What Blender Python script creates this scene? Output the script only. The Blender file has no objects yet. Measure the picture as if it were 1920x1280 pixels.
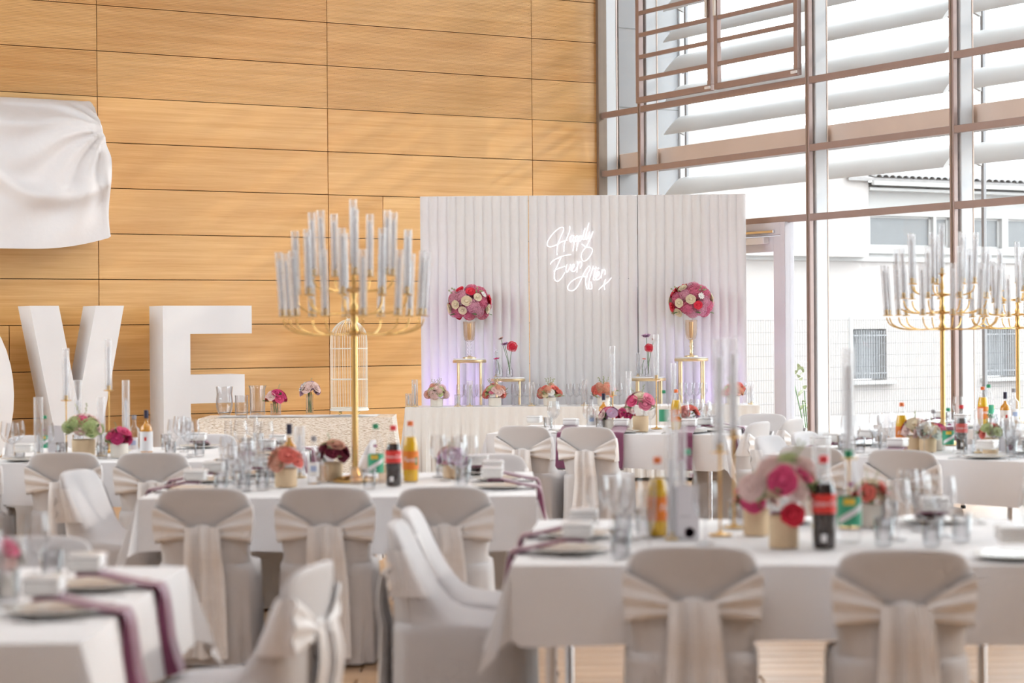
import bpy, math, random
from mathutils import Vector, Matrix, Euler
random.seed(7)
R = math.radians
sc = bpy.context.scene
COL = sc.collection

# ---------------------------------------------------------------- camera, sky, sun, exposure
F_PX, EYE, H0, ROLL = 3851.0, 1.55, 619.4, 0.0076
cam_d = bpy.data.cameras.new('camera')
cam = bpy.data.objects.new('camera', cam_d)
COL.objects.link(cam)
cam_d.sensor_width = 36.0
cam_d.lens = 36.0 * F_PX / 1920.0
cam_d.clip_end = 500
pitch = -math.atan((640 - H0) / F_PX)
cam.matrix_world = (Matrix.Translation((0, 0, EYE)) @ Matrix.Rotation(R(90) + pitch, 4, 'X')
                    @ Matrix.Rotation(-ROLL, 4, 'Z'))
cam_d.dof.use_dof = True
cam_d.dof.focus_distance = 22.0
cam_d.dof.aperture_fstop = 2.2
sc.camera = cam

world = bpy.data.worlds.new('sky')
sc.world = world
world.use_nodes = True
bg = world.node_tree.nodes['Background']
bg.inputs[0].default_value = (0.87, 0.96, 1.0, 1)
bg.inputs[1].default_value = 5.4

def lamp(name, kind, energy, color, loc=(0, 0, 0), direction=None, **kw):
    d = bpy.data.lights.new(name, kind)
    d.energy = energy
    d.color = color
    for k, v in kw.items():
        setattr(d, k, v)
    o = bpy.data.objects.new(name, d)
    COL.objects.link(o)
    o.location = loc
    if direction:
        o.rotation_euler = Vector(direction).to_track_quat('-Z', 'Y').to_euler()
    return o

# wall directions: U runs along the wood wall (to the right and away), G along the glass wall (towards the camera)
UX, UY = 0.862, 0.507
GX, GY = 0.507, -0.862
CX, CY = 1.14, 25.8                     # room corner where both walls meet
def wl(u, g, z=0.0):                    # point from wall coordinates
    return Vector((CX + UX * u + GX * g, CY + UY * u + GY * g, z))
sun_dir = Vector((-UX * 1.0 - GX * 0.45, -UY * 1.0 - GY * 0.45, -0.56))
lamp('sun', 'SUN', 1.25, (1.0, 0.93, 0.84), (30, 5, 20), sun_dir, angle=R(1.5))

for nm_, y_, e_ in (('added_fill_light', 3.0, 170), ('added_fill_light', 10.5, 120), ('added_fill_light', 17.0, 130)):  # unseen fill lights under the ceiling, added to brighten the hall
    lamp(nm_, 'AREA', e_, (.97, .97, 1.0), (.3, y_, 7.85), (0, 0, -1), shape='RECTANGLE', size=7.0, size_y=2.5)

sc.view_settings.view_transform = 'Standard'
sc.view_settings.look = 'None'
sc.view_settings.gamma = 1.0
sc.view_settings.use_curve_mapping = False
sc.view_settings.exposure = 0.0
sc.cycles.transparent_max_bounces = 20
sc.cycles.max_bounces = 4
sc.cycles.diffuse_bounces = 3
sc.cycles.use_adaptive_sampling = True
sc.cycles.adaptive_threshold = 0.10
sc.cycles.adaptive_min_samples = 12
sc.cycles.use_denoising = True
sc.cycles.glossy_bounces = 2
sc.cycles.transmission_bounces = 2
sc.cycles.caustics_reflective = False
sc.cycles.caustics_refractive = False

def ax(px, Y):                          # world X of a picture column at depth Y
    return (px - 960) / F_PX * Y
def az(px, py, Y):                      # world Z of a picture point at depth Y
    return EYE - ((py - H0) + ROLL * (px - 960)) / F_PX * Y

# ---------------------------------------------------------------- materials
MATS = {}
def nodes_of(m):
    m.use_nodes = True
    return m.node_tree.nodes, m.node_tree.links
def pmat(name, col, rough=0.6, metal=0.0, noise=0.0, nscale=20.0, bump=0.0, bscale=60.0, spec=0.5, emit=0.0,
         trans=0.0, sheen=0.0, coat=0.0, stretch=None):
    m = bpy.data.materials.new(name)
    n, l = nodes_of(m)
    b = n['Principled BSDF']
    b.inputs['Base Color'].default_value = (*col, 1)
    b.inputs['Roughness'].default_value = rough
    b.inputs['Metallic'].default_value = metal
    b.inputs['Specular IOR Level'].default_value = spec
    b.inputs['Sheen Weight'].default_value = sheen
    b.inputs['Coat Weight'].default_value = coat
    tc = n.new('ShaderNodeTexCoord')
    mp = n.new('ShaderNodeMapping')
    l.new(tc.outputs['Object'], mp.inputs[0])
    if stretch:
        mp.inputs['Scale'].default_value = stretch
    if emit:
        b.inputs['Emission Color'].default_value = (*col, 1)
        b.inputs['Emission Strength'].default_value = emit
    nt = n.new('ShaderNodeTexNoise')
    nt.inputs['Scale'].default_value = nscale
    nt.inputs['Detail'].default_value = 4
    l.new(mp.outputs[0], nt.inputs['Vector'])
    if True:
        mx = n.new('ShaderNodeMix'); mx.data_type = 'RGBA'
        a = 1 - noise
        mx.inputs[6].default_value = (col[0] * a, col[1] * a, col[2] * a, 1)
        mx.inputs[7].default_value = (min(1, col[0] * (1 + noise * .6)), min(1, col[1] * (1 + noise * .6)), min(1, col[2] * (1 + noise * .6)), 1)
        l.new(nt.outputs['Fac'], mx.inputs[0])
        l.new(mx.outputs[2], b.inputs['Base Color'])
    if bump:
        n2 = n.new('ShaderNodeTexNoise')
        n2.inputs['Scale'].default_value = bscale
        l.new(mp.outputs[0], n2.inputs['Vector'])
        bp = n.new('ShaderNodeBump')
        bp.inputs['Strength'].default_value = bump
        bp.inputs['Distance'].default_value = 0.02
        l.new(n2.outputs['Fac'], bp.inputs['Height'])
        l.new(bp.outputs[0], b.inputs['Normal'])
    if trans:
        out = n['Material Output']
        tl = n.new('ShaderNodeBsdfTranslucent')
        tl.inputs[0].default_value = (*col, 1)
        ms = n.new('ShaderNodeMixShader')
        ms.inputs[0].default_value = trans
        l.new(b.outputs[0], ms.inputs[1]); l.new(tl.outputs[0], ms.inputs[2])
        l.new(ms.outputs[0], out.inputs[0])
    MATS[name] = m
    return m

def glassmat(name, tint=(0.97, 0.98, 0.98), edge=(0.62, 0.64, 0.66), gloss=1.0, rough=0.02, milk=0.0):
    m = bpy.data.materials.new(name)
    n, l = nodes_of(m)
    n.remove(n['Principled BSDF'])
    out = n['Material Output']
    lw = n.new('ShaderNodeLayerWeight'); lw.inputs['Blend'].default_value = 0.35
    mx = n.new('ShaderNodeMix'); mx.data_type = 'RGBA'
    mx.inputs[6].default_value = (*tint, 1); mx.inputs[7].default_value = (*edge, 1)
    l.new(lw.outputs['Facing'], mx.inputs[0])
    tr = n.new('ShaderNodeBsdfTransparent'); l.new(mx.outputs[2], tr.inputs[0])
    gl = n.new('ShaderNodeBsdfGlossy'); gl.inputs['Roughness'].default_value = rough
    lf_ = n.new('ShaderNodeLayerWeight'); lf_.inputs['Blend'].default_value = 0.5
    pw_ = n.new('ShaderNodeMath'); pw_.operation = 'POWER'; pw_.inputs[1].default_value = 4.0
    l.new(lf_.outputs['Facing'], pw_.inputs[0])
    mu = n.new('ShaderNodeMath'); mu.operation = 'MULTIPLY_ADD'; mu.inputs[1].default_value = .8 * gloss; mu.inputs[2].default_value = .04 * gloss
    l.new(pw_.outputs[0], mu.inputs[0])
    ms = n.new('ShaderNodeMixShader')
    l.new(mu.outputs[0], ms.inputs[0]); l.new(tr.outputs[0], ms.inputs[1]); l.new(gl.outputs[0], ms.inputs[2])
    last = ms
    if milk:
        df = n.new('ShaderNodeBsdfDiffuse'); df.inputs[0].default_value = (.95, .95, .95, 1)
        tl = n.new('ShaderNodeBsdfTranslucent'); tl.inputs[0].default_value = (.95, .95, .95, 1)
        dt = n.new('ShaderNodeMixShader'); dt.inputs[0].default_value = .5
        l.new(df.outputs[0], dt.inputs[1]); l.new(tl.outputs[0], dt.inputs[2])
        m2 = n.new('ShaderNodeMixShader')
        mk = n.new('ShaderNodeMath'); mk.operation = 'MULTIPLY_ADD'; mk.inputs[1].default_value = milk * 1.4; mk.inputs[2].default_value = milk * .55
        l.new(lf_.outputs['Facing'], mk.inputs[0]); l.new(mk.outputs[0], m2.inputs[0])
        l.new(ms.outputs[0], m2.inputs[1]); l.new(dt.outputs[0], m2.inputs[2])
        last = m2
    l.new(last.outputs[0], out.inputs[0])
    MATS[name] = m
    return m

def woodmat(name, c1, c2, scale=(0.35, 6.0, 14.0), rough=0.36, coat=0.25):
    m = bpy.data.materials.new(name)
    n, l = nodes_of(m)
    b = n['Principled BSDF']
    b.inputs['Roughness'].default_value = rough
    b.inputs['Coat Weight'].default_value = coat
    b.inputs['Coat Roughness'].default_value = 0.25
    tc = n.new('ShaderNodeTexCoord'); mp = n.new('ShaderNodeMapping')
    oi = n.new('ShaderNodeObjectInfo')
    va = n.new('ShaderNodeVectorMath'); va.operation = 'ADD'
    vm = n.new('ShaderNodeVectorMath'); vm.operation = 'SCALE'; vm.inputs['Scale'].default_value = 40.0
    cx = n.new('ShaderNodeCombineXYZ')
    for i in range(3):
        l.new(oi.outputs['Random'], cx.inputs[i])
    l.new(cx.outputs[0], vm.inputs[0])
    l.new(tc.outputs['Object'], va.inputs[0]); l.new(vm.outputs[0], va.inputs[1])
    l.new(va.outputs[0], mp.inputs[0])
    mp.inputs['Scale'].default_value = scale
    t1 = n.new('ShaderNodeTexNoise'); t1.inputs['Scale'].default_value = 1.6; t1.inputs['Detail'].default_value = 6
    l.new(mp.outputs[0], t1.inputs['Vector'])
    t2 = n.new('ShaderNodeTexNoise'); t2.inputs['Scale'].default_value = 9; t2.inputs['Detail'].default_value = 3
    l.new(mp.outputs[0], t2.inputs['Vector'])
    ad = n.new('ShaderNodeMath'); ad.operation = 'MULTIPLY_ADD'; ad.inputs[1].default_value = .45
    l.new(t2.outputs['Fac'], ad.inputs[0]); 
    m1 = n.new('ShaderNodeMath'); m1.operation = 'MULTIPLY'; m1.inputs[1].default_value = .75
    l.new(t1.outputs['Fac'], m1.inputs[0]); l.new(m1.outputs[0], ad.inputs[2])
    r2 = n.new('ShaderNodeMath'); r2.operation = 'MULTIPLY_ADD'; r2.inputs[1].default_value = .22; 
    l.new(oi.outputs['Random'], r2.inputs[0]); l.new(ad.outputs[0], r2.inputs[2])
    cr = n.new('ShaderNodeValToRGB')
    cr.color_ramp.elements[0].position = .42; cr.color_ramp.elements[0].color = (*c1, 1)
    cr.color_ramp.elements[1].position = .95; cr.color_ramp.elements[1].color = (*c2, 1)
    l.new(r2.outputs[0], cr.inputs[0]); l.new(cr.outputs[0], b.inputs['Base Color'])
    MATS[name] = m
    return m

def sequinmat(name):
    m = bpy.data.materials.new(name)
    n, l = nodes_of(m)
    b = n['Principled BSDF']
    tc = n.new('ShaderNodeTexCoord'); mp = n.new('ShaderNodeMapping')
    mp.inputs['Scale'].default_value = (16, 16, 120)
    l.new(tc.outputs['Object'], mp.inputs[0])
    v = n.new('ShaderNodeTexNoise'); v.inputs['Scale'].default_value = 2.2; v.inputs['Detail'].default_value = 5
    l.new(mp.outputs[0], v.inputs['Vector'])
    cr = n.new('ShaderNodeValToRGB')
    e = cr.color_ramp.elements
    e[0].position = .33; e[0].color = (.46, .34, .23, 1)
    e[1].position = .56; e[1].color = (.98, .92, .85, 1)
    el = cr.color_ramp.elements.new(.44); el.color = (.82, .72, .60, 1)
    l.new(v.outputs['Fac'], cr.inputs[0]); l.new(cr.outputs[0], b.inputs['Base Color'])
    b.inputs['Metallic'].default_value = .25; b.inputs['Roughness'].default_value = .35
    bp = n.new('ShaderNodeBump'); bp.inputs['Strength'].default_value = .5; bp.inputs['Distance'].default_value = .02
    l.new(v.outputs['Fac'], bp.inputs['Height']); l.new(bp.outputs[0], b.inputs['Normal'])
    MATS[name] = m

woodmat('wood_panel', (.68, .33, .09), (.88, .54, .22))
woodmat('floor_wood', (.42, .24, .12), (.62, .40, .23), scale=(1.0, 10.0, 10.0), rough=.3)
sequinmat('sequin')
pmat('hall_white', (.74, .71, .69), .8, noise=.04, nscale=1)
pmat('gap', (.10, .045, .02), .8, noise=.2)
pmat('tablecloth', (.84, .82, .83), .75, noise=.03, nscale=6, bump=.08, bscale=9, sheen=.2)
pmat('satin_skirt', (.86, .84, .82), .38, noise=.05, nscale=30, stretch=(6, 6, .3), sheen=.3)
pmat('chair_cover', (.67, .645, .65), .8, noise=.04, nscale=8, bump=.12, bscale=7, sheen=.15)
pmat('sash_satin', (.90, .87, .87), .36, noise=.06, nscale=12, stretch=(1, 1, 6), bump=.15, bscale=25, sheen=.3)
pmat('backdrop_pad', (.80, .78, .785), .7, noise=.03, nscale=10)
pmat('drape_white', (.79, .77, .785), .6, noise=.03, nscale=8, bump=.1, bscale=14)
pmat('letter_white', (.84, .83, .85), .5, noise=.02, nscale=6)
pmat('frame_taupe', (.40, .30, .275), .42, metal=.25, noise=.08, nscale=9)
pmat('frame_corner', (.26, .19, .14), .5, noise=.1, nscale=9)
pmat('beam_taupe', (.80, .66, .58), .5, noise=.12, nscale=3)
pmat('column_white', (.62, .63, .65), .45, noise=.04, nscale=5)
pmat('louver_white', (.76, .76, .76), .5, noise=.03, nscale=5, trans=.25)
pmat('door_grey', (.66, .64, .69), .4, noise=.05, nscale=5)
pmat('chrome', (.75, .75, .77), .18, metal=1.0, noise=.05)
pmat('gold', (.80, .52, .20), .26, metal=1.0, noise=.12, nscale=12)
pmat('gold_pale', (.86, .68, .42), .3, metal=.9, noise=.12, nscale=12)
pmat('candle_wax', (.92, .91, .92), .5, noise=.03, trans=.4)
pmat('marble_white', (.88, .86, .87), .3, noise=.05, nscale=5)
pmat('pot_cream', (.80, .60, .38), .7, noise=.06, nscale=14)
pmat('pot_ivory', (.82, .76, .68), .7, noise=.05, nscale=14)
pmat('china_white', (.86, .85, .85), .22, noise=.02, coat=.4)
pmat('plate_cream', (.80, .76, .70), .25, noise=.04, coat=.4)
pmat('napkin_plum', (.20, .035, .10), .38, noise=.2, nscale=25, sheen=.5)
pmat('card_white', (.84, .81, .85), .7, noise=.02)
pmat('print_plum', (.40, .08, .24), .7, noise=.3, nscale=60)
pmat('print_grey', (.55, .53, .56), .7, noise=.05)
pmat('orange_drink', (.90, .52, .015), .2, noise=.06, coat=.5)
pmat('orange_label', (.86, .23, .02), .45, noise=.08)
pmat('cola_drink', (.035, .022, .02), .12, noise=.2, coat=.6)
pmat('red_label', (.78, .045, .035), .4, noise=.08)
pmat('green_label', (.06, .42, .24), .45, noise=.12)
pmat('yellow_print', (.90, .62, .08), .5, noise=.1)
pmat('white_print', (.90, .89, .90), .5, noise=.02)
pmat('blue_print', (.45, .55, .78), .5, noise=.1)
pmat('cap_red', (.75, .03, .04), .4, noise=.05)
pmat('cap_green', (.02, .28, .13), .4, noise=.05)
pmat('cap_orange', (.80, .17, .03), .4, noise=.05)
pmat('cap_navy', (.03, .03, .07), .4, noise=.05)
pmat('cap_grey', (.35, .34, .36), .4, noise=.05)
pmat('whisky', (.78, .33, .02), .15, noise=.1, coat=.5)
pmat('leaf', (.10, .22, .06), .6, noise=.35, nscale=15)
pmat('leaf_pale', (.42, .46, .26), .6, noise=.3, nscale=15)
pmat('ext_wall', (.385, .35, .335), .8, noise=.02, nscale=2)
pmat('ext_grey', (.31, .31, .32), .7, noise=.04, nscale=2)
pmat('ext_trim', (.40, .385, .375), .6, noise=.03)
pmat('ext_pane', (.16, .16, .163), .25, noise=.25, nscale=1.2)
pmat('ext_tile', (.26, .245, .24), .8, noise=.2, nscale=6)
pmat('ext_ground', (.46, .44, .43), .9, noise=.05, nscale=1)
pmat('wire_grey', (.16, .16, .16), .5, metal=.3, noise=.05)
pmat('wire_cream', (.86, .82, .74), .5, noise=.04)
pmat('neon', (1.0, .97, .99), .4, emit=1.05)
pmat('lamp_black', (.03, .03, .03), .5, noise=.1)
pmat('table_board', (.45, .36, .28), .6, noise=.1)
FLOWERS = {
    'pink': (.80, .22, .34), 'blush': (.90, .64, .60), 'red': (.82, .03, .07), 'magenta': (.62, .04, .18),
    'peach': (.84, .42, .30), 'white': (.90, .86, .82), 'cream': (.88, .74, .54), 'coral': (.85, .20, .16),
    'lilac': (.74, .50, .70), 'green': (.52, .60, .28), 'rose': (.80, .09, .24), 'hydrangea': (.82, .20, .33),
    'hydlight': (.86, .40, .52), 'wine': (.20, .01, .04)}
for k, v in FLOWERS.items():
    pmat('fl_' + k, v, .7, noise=.42 if k.startswith('hyd') else .3, nscale=6 if k.startswith('hyd') else 3, trans=.15)
glassmat('window_glass', (.99, .99, .99), (.97, .97, .97), .35)
glassmat('clear_glass', (.985, .985, .99), (.72, .73, .75), 2.3)
glassmat('bottle_clear', (.99, .99, .99), (.90, .91, .92), .8)
glassmat('tube_glass', (.985, .985, .99), (.93, .93, .95), .8, milk=.20)
glassmat('smoked_gold_glass', (.97, .91, .85), (.90, .79, .66), 1.2, milk=.12)

# ---------------------------------------------------------------- mesh helpers
def join(*parts):
    V, F = [], []
    for v, f in parts:
        o = len(V)
        V += [tuple(p) for p in v]
        F += [tuple(i + o for i in q) for q in f]
    return V, F
def xf(geo, M):
    v, f = geo
    return [tuple(M @ Vector(p)) for p in v], f
def move(geo, d):
    v, f = geo
    return [(p[0] + d[0], p[1] + d[1], p[2] + d[2]) for p in v], f
def boxg(a, b):
    x0, y0, z0 = a; x1, y1, z1 = b
    v = [(x0, y0, z0), (x1, y0, z0), (x1, y1, z0), (x0, y1, z0), (x0, y0, z1), (x1, y0, z1), (x1, y1, z1), (x0, y1, z1)]
    return v, [(0, 3, 2, 1), (4, 5, 6, 7), (0, 1, 5, 4), (1, 2, 6, 5), (2, 3, 7, 6), (3, 0, 4, 7)]
def bevbox(a, b, r):
    """box with bevelled vertical and horizontal edges (rounded rect loft)"""
    x0, y0, z0 = a; x1, y1, z1 = b
    rings = []
    def ring(ins, z):
        pts = []
        for (cx, cy, a0) in ((x1 - r, y1 - r, 0), (x0 + r, y1 - r, 90), (x0 + r, y0 + r, 180), (x1 - r, y0 + r, 270)):
            for k in range(3):
                t = R(a0 + 45 * k)
                rr = r - ins
                pts.append((cx + rr * math.cos(t), cy + rr * math.sin(t), z))
        return pts
    rs = [ring(r * .7, z0), ring(0, z0 + r * .7), ring(0, z1 - r * .7), ring(r * .7, z1)]
    return loft(rs, True, True)
def loft(rings, cap0=False, cap1=False, closed=True):
    n = len(rings[0]); V = []; F = []
    for r in rings: V += [tuple(p) for p in r]
    m = n if closed else n - 1
    for i in range(len(rings) - 1):
        for j in range(m):
            k = (j + 1) % n
            F.append((i * n + j, i * n + k, (i + 1) * n + k, (i + 1) * n + j))
    if cap0: F.append(tuple(range(n - 1, -1, -1)))
    if cap1: F.append(tuple((len(rings) - 1) * n + j for j in range(n)))
    return V, F
def lathe(prof, seg=16, cap0=True, cap1=True):
    rings = [[(r * math.cos(2 * math.pi * j / seg), r * math.sin(2 * math.pi * j / seg), z) for j in range(seg)] for r, z in prof]
    return loft(rings, cap0, cap1)
def tube(path, r, seg=6, caps=True, taper=None):
    pts = [Vector(p) for p in path]
    rings = []
    prev = None
    for i, p in enumerate(pts):
        d = (pts[min(i + 1, len(pts) - 1)] - pts[max(i - 1, 0)])
        if d.length < 1e-9: d = Vector((0, 0, 1))
        d.normalize()
        if prev is None:
            a = Vector((0, 0, 1)) if abs(d.z) < .9 else Vector((1, 0, 0))
            n1 = d.cross(a).normalized()
        else:
            n1 = (prev - d * prev.dot(d))
            n1 = n1.normalized() if n1.length > 1e-6 else d.orthogonal().normalized()
        prev = n1
        n2 = d.cross(n1)
        rr = r * (taper[i] if taper else 1)
        rings.append([p + n1 * rr * math.cos(2 * math.pi * j / seg) + n2 * rr * math.sin(2 * math.pi * j / seg) for j in range(seg)])
    return loft(rings, caps, caps)
def smooth_path(pts, sub=5):
    P = [Vector(p) for p in pts]
    if len(P) < 3: return P
    out = []
    for i in range(len(P) - 1):
        p0 = P[max(i - 1, 0)]; p1 = P[i]; p2 = P[i + 1]; p3 = P[min(i + 2, len(P) - 1)]
        for k in range(sub):
            t = k / sub
            out.append(.5 * ((2 * p1) + (p2 - p0) * t + (2 * p0 - 5 * p1 + 4 * p2 - p3) * t * t + (3 * p1 - p0 - 3 * p2 + p3) * t ** 3))
    out.append(P[-1])
    return out
def gridg(nu, nv, fn, closed_u=False):
    V = [tuple(fn(i / (nu - (0 if closed_u else 1)), j / (nv - 1))) for j in range(nv) for i in range(nu)]
    F = []
    for j in range(nv - 1):
        for i in range(nu if closed_u else nu - 1):
            k = (i + 1) % nu
            F.append((j * nu + i, j * nu + k, (j + 1) * nu + k, (j + 1) * nu + i))
    return V, F
def prism(poly, y0, y1):
    """poly in x,z extruded along y"""
    n = len(poly)
    V = [(x, y0, z) for x, z in poly] + [(x, y1, z) for x, z in poly]
    F = [tuple(range(n)), tuple(range(2 * n - 1, n - 1, -1))]
    for i in range(n):
        k = (i + 1) % n
        F.append((i, i + n, k + n, k))
    return V, F

def mesh(name, geo, mat, smooth=False, angle=None):
    v, f = geo
    me = bpy.data.meshes.new(name)
    me.from_pydata(v, [], f)
    me.validate()
    if isinstance(mat, str): mat = MATS[mat]
    me.materials.append(mat)
    if smooth:
        if angle:
            me.shade_smooth() if hasattr(me, 'shade_smooth') else None
            try: me.set_sharp_from_angle(angle=R(angle))
            except Exception: pass
        else:
            me.polygons.foreach_set('use_smooth', [True] * len(me.polygons))
    me.update()
    return me
def put(name, me, parent=None, loc=(0, 0, 0), rot=(0, 0, 0), scale=None):
    o = bpy.data.objects.new(name, me)
    COL.objects.link(o)
    o.location = loc
    o.rotation_euler = rot
    if scale is not None: o.scale = scale if hasattr(scale, '__len__') else (scale,) * 3
    if parent: o.parent = parent
    return o
def obj(name, geo, mat, parent=None, loc=(0, 0, 0), rot=(0, 0, 0), smooth=False, angle=None, scale=None):
    return put(name, mesh(name, geo, mat, smooth, angle), parent, loc, rot, scale)
def tag(o, label=None, cat=None, group=None, kind=None):
    if label: o['label'] = label
    if cat: o['category'] = cat
    if group: o['group'] = group
    if kind: o['kind'] = kind
    return o
def thing(name, label, cat, loc=(0, 0, 0), rotz=0.0, group=None):
    o = bpy.data.objects.new(name, None)
    o.empty_display_size = .05
    COL.objects.link(o)
    o.location = loc
    o.rotation_euler = (0, 0, rotz)
    return tag(o, label, cat, group)
KIDS = {}
def dup(root, loc, rotz, label, group=None):
    r = root.copy(); COL.objects.link(r)
    r.location = loc; r.rotation_euler = (0, 0, rotz)
    r['label'] = label
    if group: r['group'] = group
    def rec(src, dst):
        for ch in list(src.children):
            c = ch.copy(); COL.objects.link(c); c.parent = dst
            rec(ch, c)
    rec(root, r)
    return r

# ================================================================ THE SETTING
WROT = math.atan2(UY, UX)
def wallroot(name):
    o = bpy.data.objects.new(name, None)
    COL.objects.link(o)
    o.location = (CX, CY, 0); o.rotation_euler = (0, 0, WROT)
    o['kind'] = 'structure'
    return o
# local wall frame: +x along the wood wall to the right (outdoors beyond the glass), -y into the hall along the glass, z up

# ---- floor
fl = obj('floor', join(([wl(.1, -.2), wl(.1, 34), wl(-22, 34), wl(-22, -.2)], [(0, 3, 2, 1)])), 'floor_wood')
fl.data.transform(Matrix.Translation((0, 0, -.022)))
tag(fl, kind='structure')
plank = mesh('plank', bevbox((0, 0, -.02), (1.792, .172, 0), .004), 'floor_wood')
for r in range(44):
    for c in range(5):
        x = -3.4 + 1.8 * c + (.9 if r % 2 else 0)
        put('plank', plank, fl, (x, 4.6 + .176 * r, 0))

# ---- wood wall
wb = wallroot('wall_back')
obj('backing', boxg((-16, .03, 0), (.25, .25, 8)), 'gap', wb)
RIB = {}
def rib_panel(w):
    key = round(w, 3)
    if key in RIB: return RIB[key]
    n = 30; h = .492; prof = []
    p = h / n
    for i in range(n):
        prof += [(-.0, i * p), (-.0, i * p + p * .62), (.008, i * p + p * .70), (.008, i * p + p * .93)]
    prof.append((0, h))
    V = [(0, y, z) for y, z in prof] + [(w, y, z) for y, z in prof]
    m = len(prof)
    F = [(i, i + m, i + 1 + m, i + 1) for i in range(m - 1)]
    b = boxg((0, .0085, 0), (w, .026, h))
    RIB[key] = mesh('panel', join((V, F), b), 'wood_panel')
    return RIB[key]
PLAIN = {}
def plain_panel(w):
    key = round(w, 3)
    if key not in PLAIN:
        PLAIN[key] = mesh('panel', bevbox((0, 0, 0), (w, .026, .492), .003), 'wood_panel')
    return PLAIN[key]
base_j = [-15.0, -12.11, -9.335, -6.56, -3.785, -1.01, -.03]
extra = {2: [-7.56], 5: [-3.075]}
for row in range(-1, 14):
    z0 = .144 + .5 * row
    js = sorted(base_j + extra.get(row, []))
    for a, b in zip(js, js[1:]):
        w = b - a - .008
        ribbed = z0 > 4.1
        me = rib_panel(w) if ribbed else plain_panel(w)
        zz, scl = z0 + .004, None
        if z0 < 0:
            zz, scl = .002, (1, 1, .28)
        put('panel', me, wb, (a + .004, 0, zz), scale=scl)

# ---- the rest of the shell, out of view
tag(obj('wall_left', join(boxg((-16.3, -34, 0), (-16.0, -9, 8)), boxg((-16.3, -9, 0), (-16.0, .25, 2.2)), boxg((-16.3, -9, 7.4), (-16.0, .25, 8)), boxg((-16.25, -4.6, 2.2), (-16.05, -4.4, 7.4))), 'hall_white', loc=(CX, CY, 0), rot=(0, 0, WROT)), kind='structure')
tag(obj('wall_right', boxg((0, -34, 0), (.25, -22.18, 8)), 'hall_white', loc=(CX, CY, 0), rot=(0, 0, WROT)), kind='structure')
tag(obj('wall_front', boxg((-16.3, -34.3, 0), (.25, -34, 8)), 'hall_white', loc=(CX, CY, 0), rot=(0, 0, WROT)), kind='structure')
tag(obj('ceiling', boxg((-16.3, -34.3, 8.0), (.45, .25, 8.2)), 'hall_white', loc=(CX, CY, 0), rot=(0, 0, WROT)), kind='structure')

for y_, nm_ in ((3.0, 'nearest the camera'), (10.5, 'over the middle of the hall'), (17.0, 'before the bridal table')):  # housings added around the unseen fill lights
    cl_ = thing('added_fill_housing', 'long white housing of an added fill light ' + nm_, 'light', (.3, y_, 7.86), 0, 'added fill light housings')
    obj('housing', bevbox((-3.6, -1.35, .02), (3.6, 1.35, .13), .01), 'marble_white', cl_)
    obj('rim', join(boxg((-3.6, -1.35, -.03), (3.6, -1.28, .02)), boxg((-3.6, 1.28, -.03), (3.6, 1.35, .02)), boxg((-3.6, -1.28, -.03), (-3.53, 1.28, .02)), boxg((3.53, -1.28, -.03), (3.6, 1.28, .02))), 'chrome', cl_)

# ---- glass wall, bay by bay
MU = [.0, .893, 4.136, 6.39, 8.64, 10.9, 13.15, 15.4, 17.65, 19.9, 22.15]
TR = [.06, 2.75, 3.5, 4.23, 6.2, 7.9]
H = 8.0
for i in range(len(MU) - 1):
    g0, g1 = MU[i], MU[i + 1]
    wn = wallroot('window_%d' % (i + 1))
    if i == 0:
        obj('corner_post', bevbox((-.07, -.05, 0), (.06, .04, H), .006), 'frame_corner', wn)
    else:
        obj('mullion', bevbox((-.034, -g0 - .033, 0), (.02, -g0 + .033, H), .006), 'frame_taupe', wn)
        obj('mullion_seal', boxg((-.040, -g0 - .006, 0), (-.034, -g0 + .006, H)), 'frame_corner', wn)
    obj('steel_column', bevbox((.045, -g0 - .05, 0), (.20, -g0 + .05, H), .01), 'column_white', wn)
    obj('column_cap', bevbox((.198, -g0 - .055, 0), (.215, -g0 + .055, H), .004), 'beam_taupe', wn)
    for k, z in enumerate(TR):
        obj('transom', bevbox((-.030, -g1 + .03, z - .037), (.018, -g0 - .03, z + .037), .006), 'frame_taupe', wn)
        z1 = TR[k + 1] if k + 1 < len(TR) else None
        if z1 and not (i == 1 and k == 0):
            obj('pane', boxg((-.006, -g1 + .02, z + .03), (.006, -g0 - .02, z1 - .03)), 'window_glass', wn)
    if i == 1:
        # two tall casements with bars above the transom
        for (a, b) in ((.95, 2.49), (2.55, 4.08)):
            cs = []
            for (ya, yb, za, zb) in ((a, b, 4.29, 4.36), (a, b, 6.1, 6.17), (a, a + .07, 4.36, 6.1), (b - .07, b, 4.36, 6.1)):
                cs.append(bevbox((-.115, -yb, za), (-.057, -ya, zb), .005))
            cf = obj('casement_frame', join(*cs), 'frame_taupe', wn)
            for z in (4.58, 4.845, 5.11, 5.375, 5.64, 5.9):
                obj('bar', bevbox((-.11, -b + .07, z - .024), (-.075, -a - .07, z + .024), .005), 'frame_taupe', cf)
            obj('hinge', bevbox((-.135, -b + .0, 4.31), (-.115, -b + .1, 4.34), .004), 'marble_white', cf)
        for g in (2.44, 2.60):
            obj('window_opener', lathe([(.0, 5.13), (.018, 5.13), (.018, 6.0), (0, 6.0)], 10), 'pot_ivory', wn, (-.14, -g, 0), smooth=False)
        # fixed light beside the door
        obj('pane', boxg((-.006, -1.95, .1), (.006, -.92, 2.72)), 'window_glass', wn)
        obj('pane', boxg((-.006, -4.11, .1), (.006, -3.78, 2.72)), 'window_glass', wn)
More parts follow.
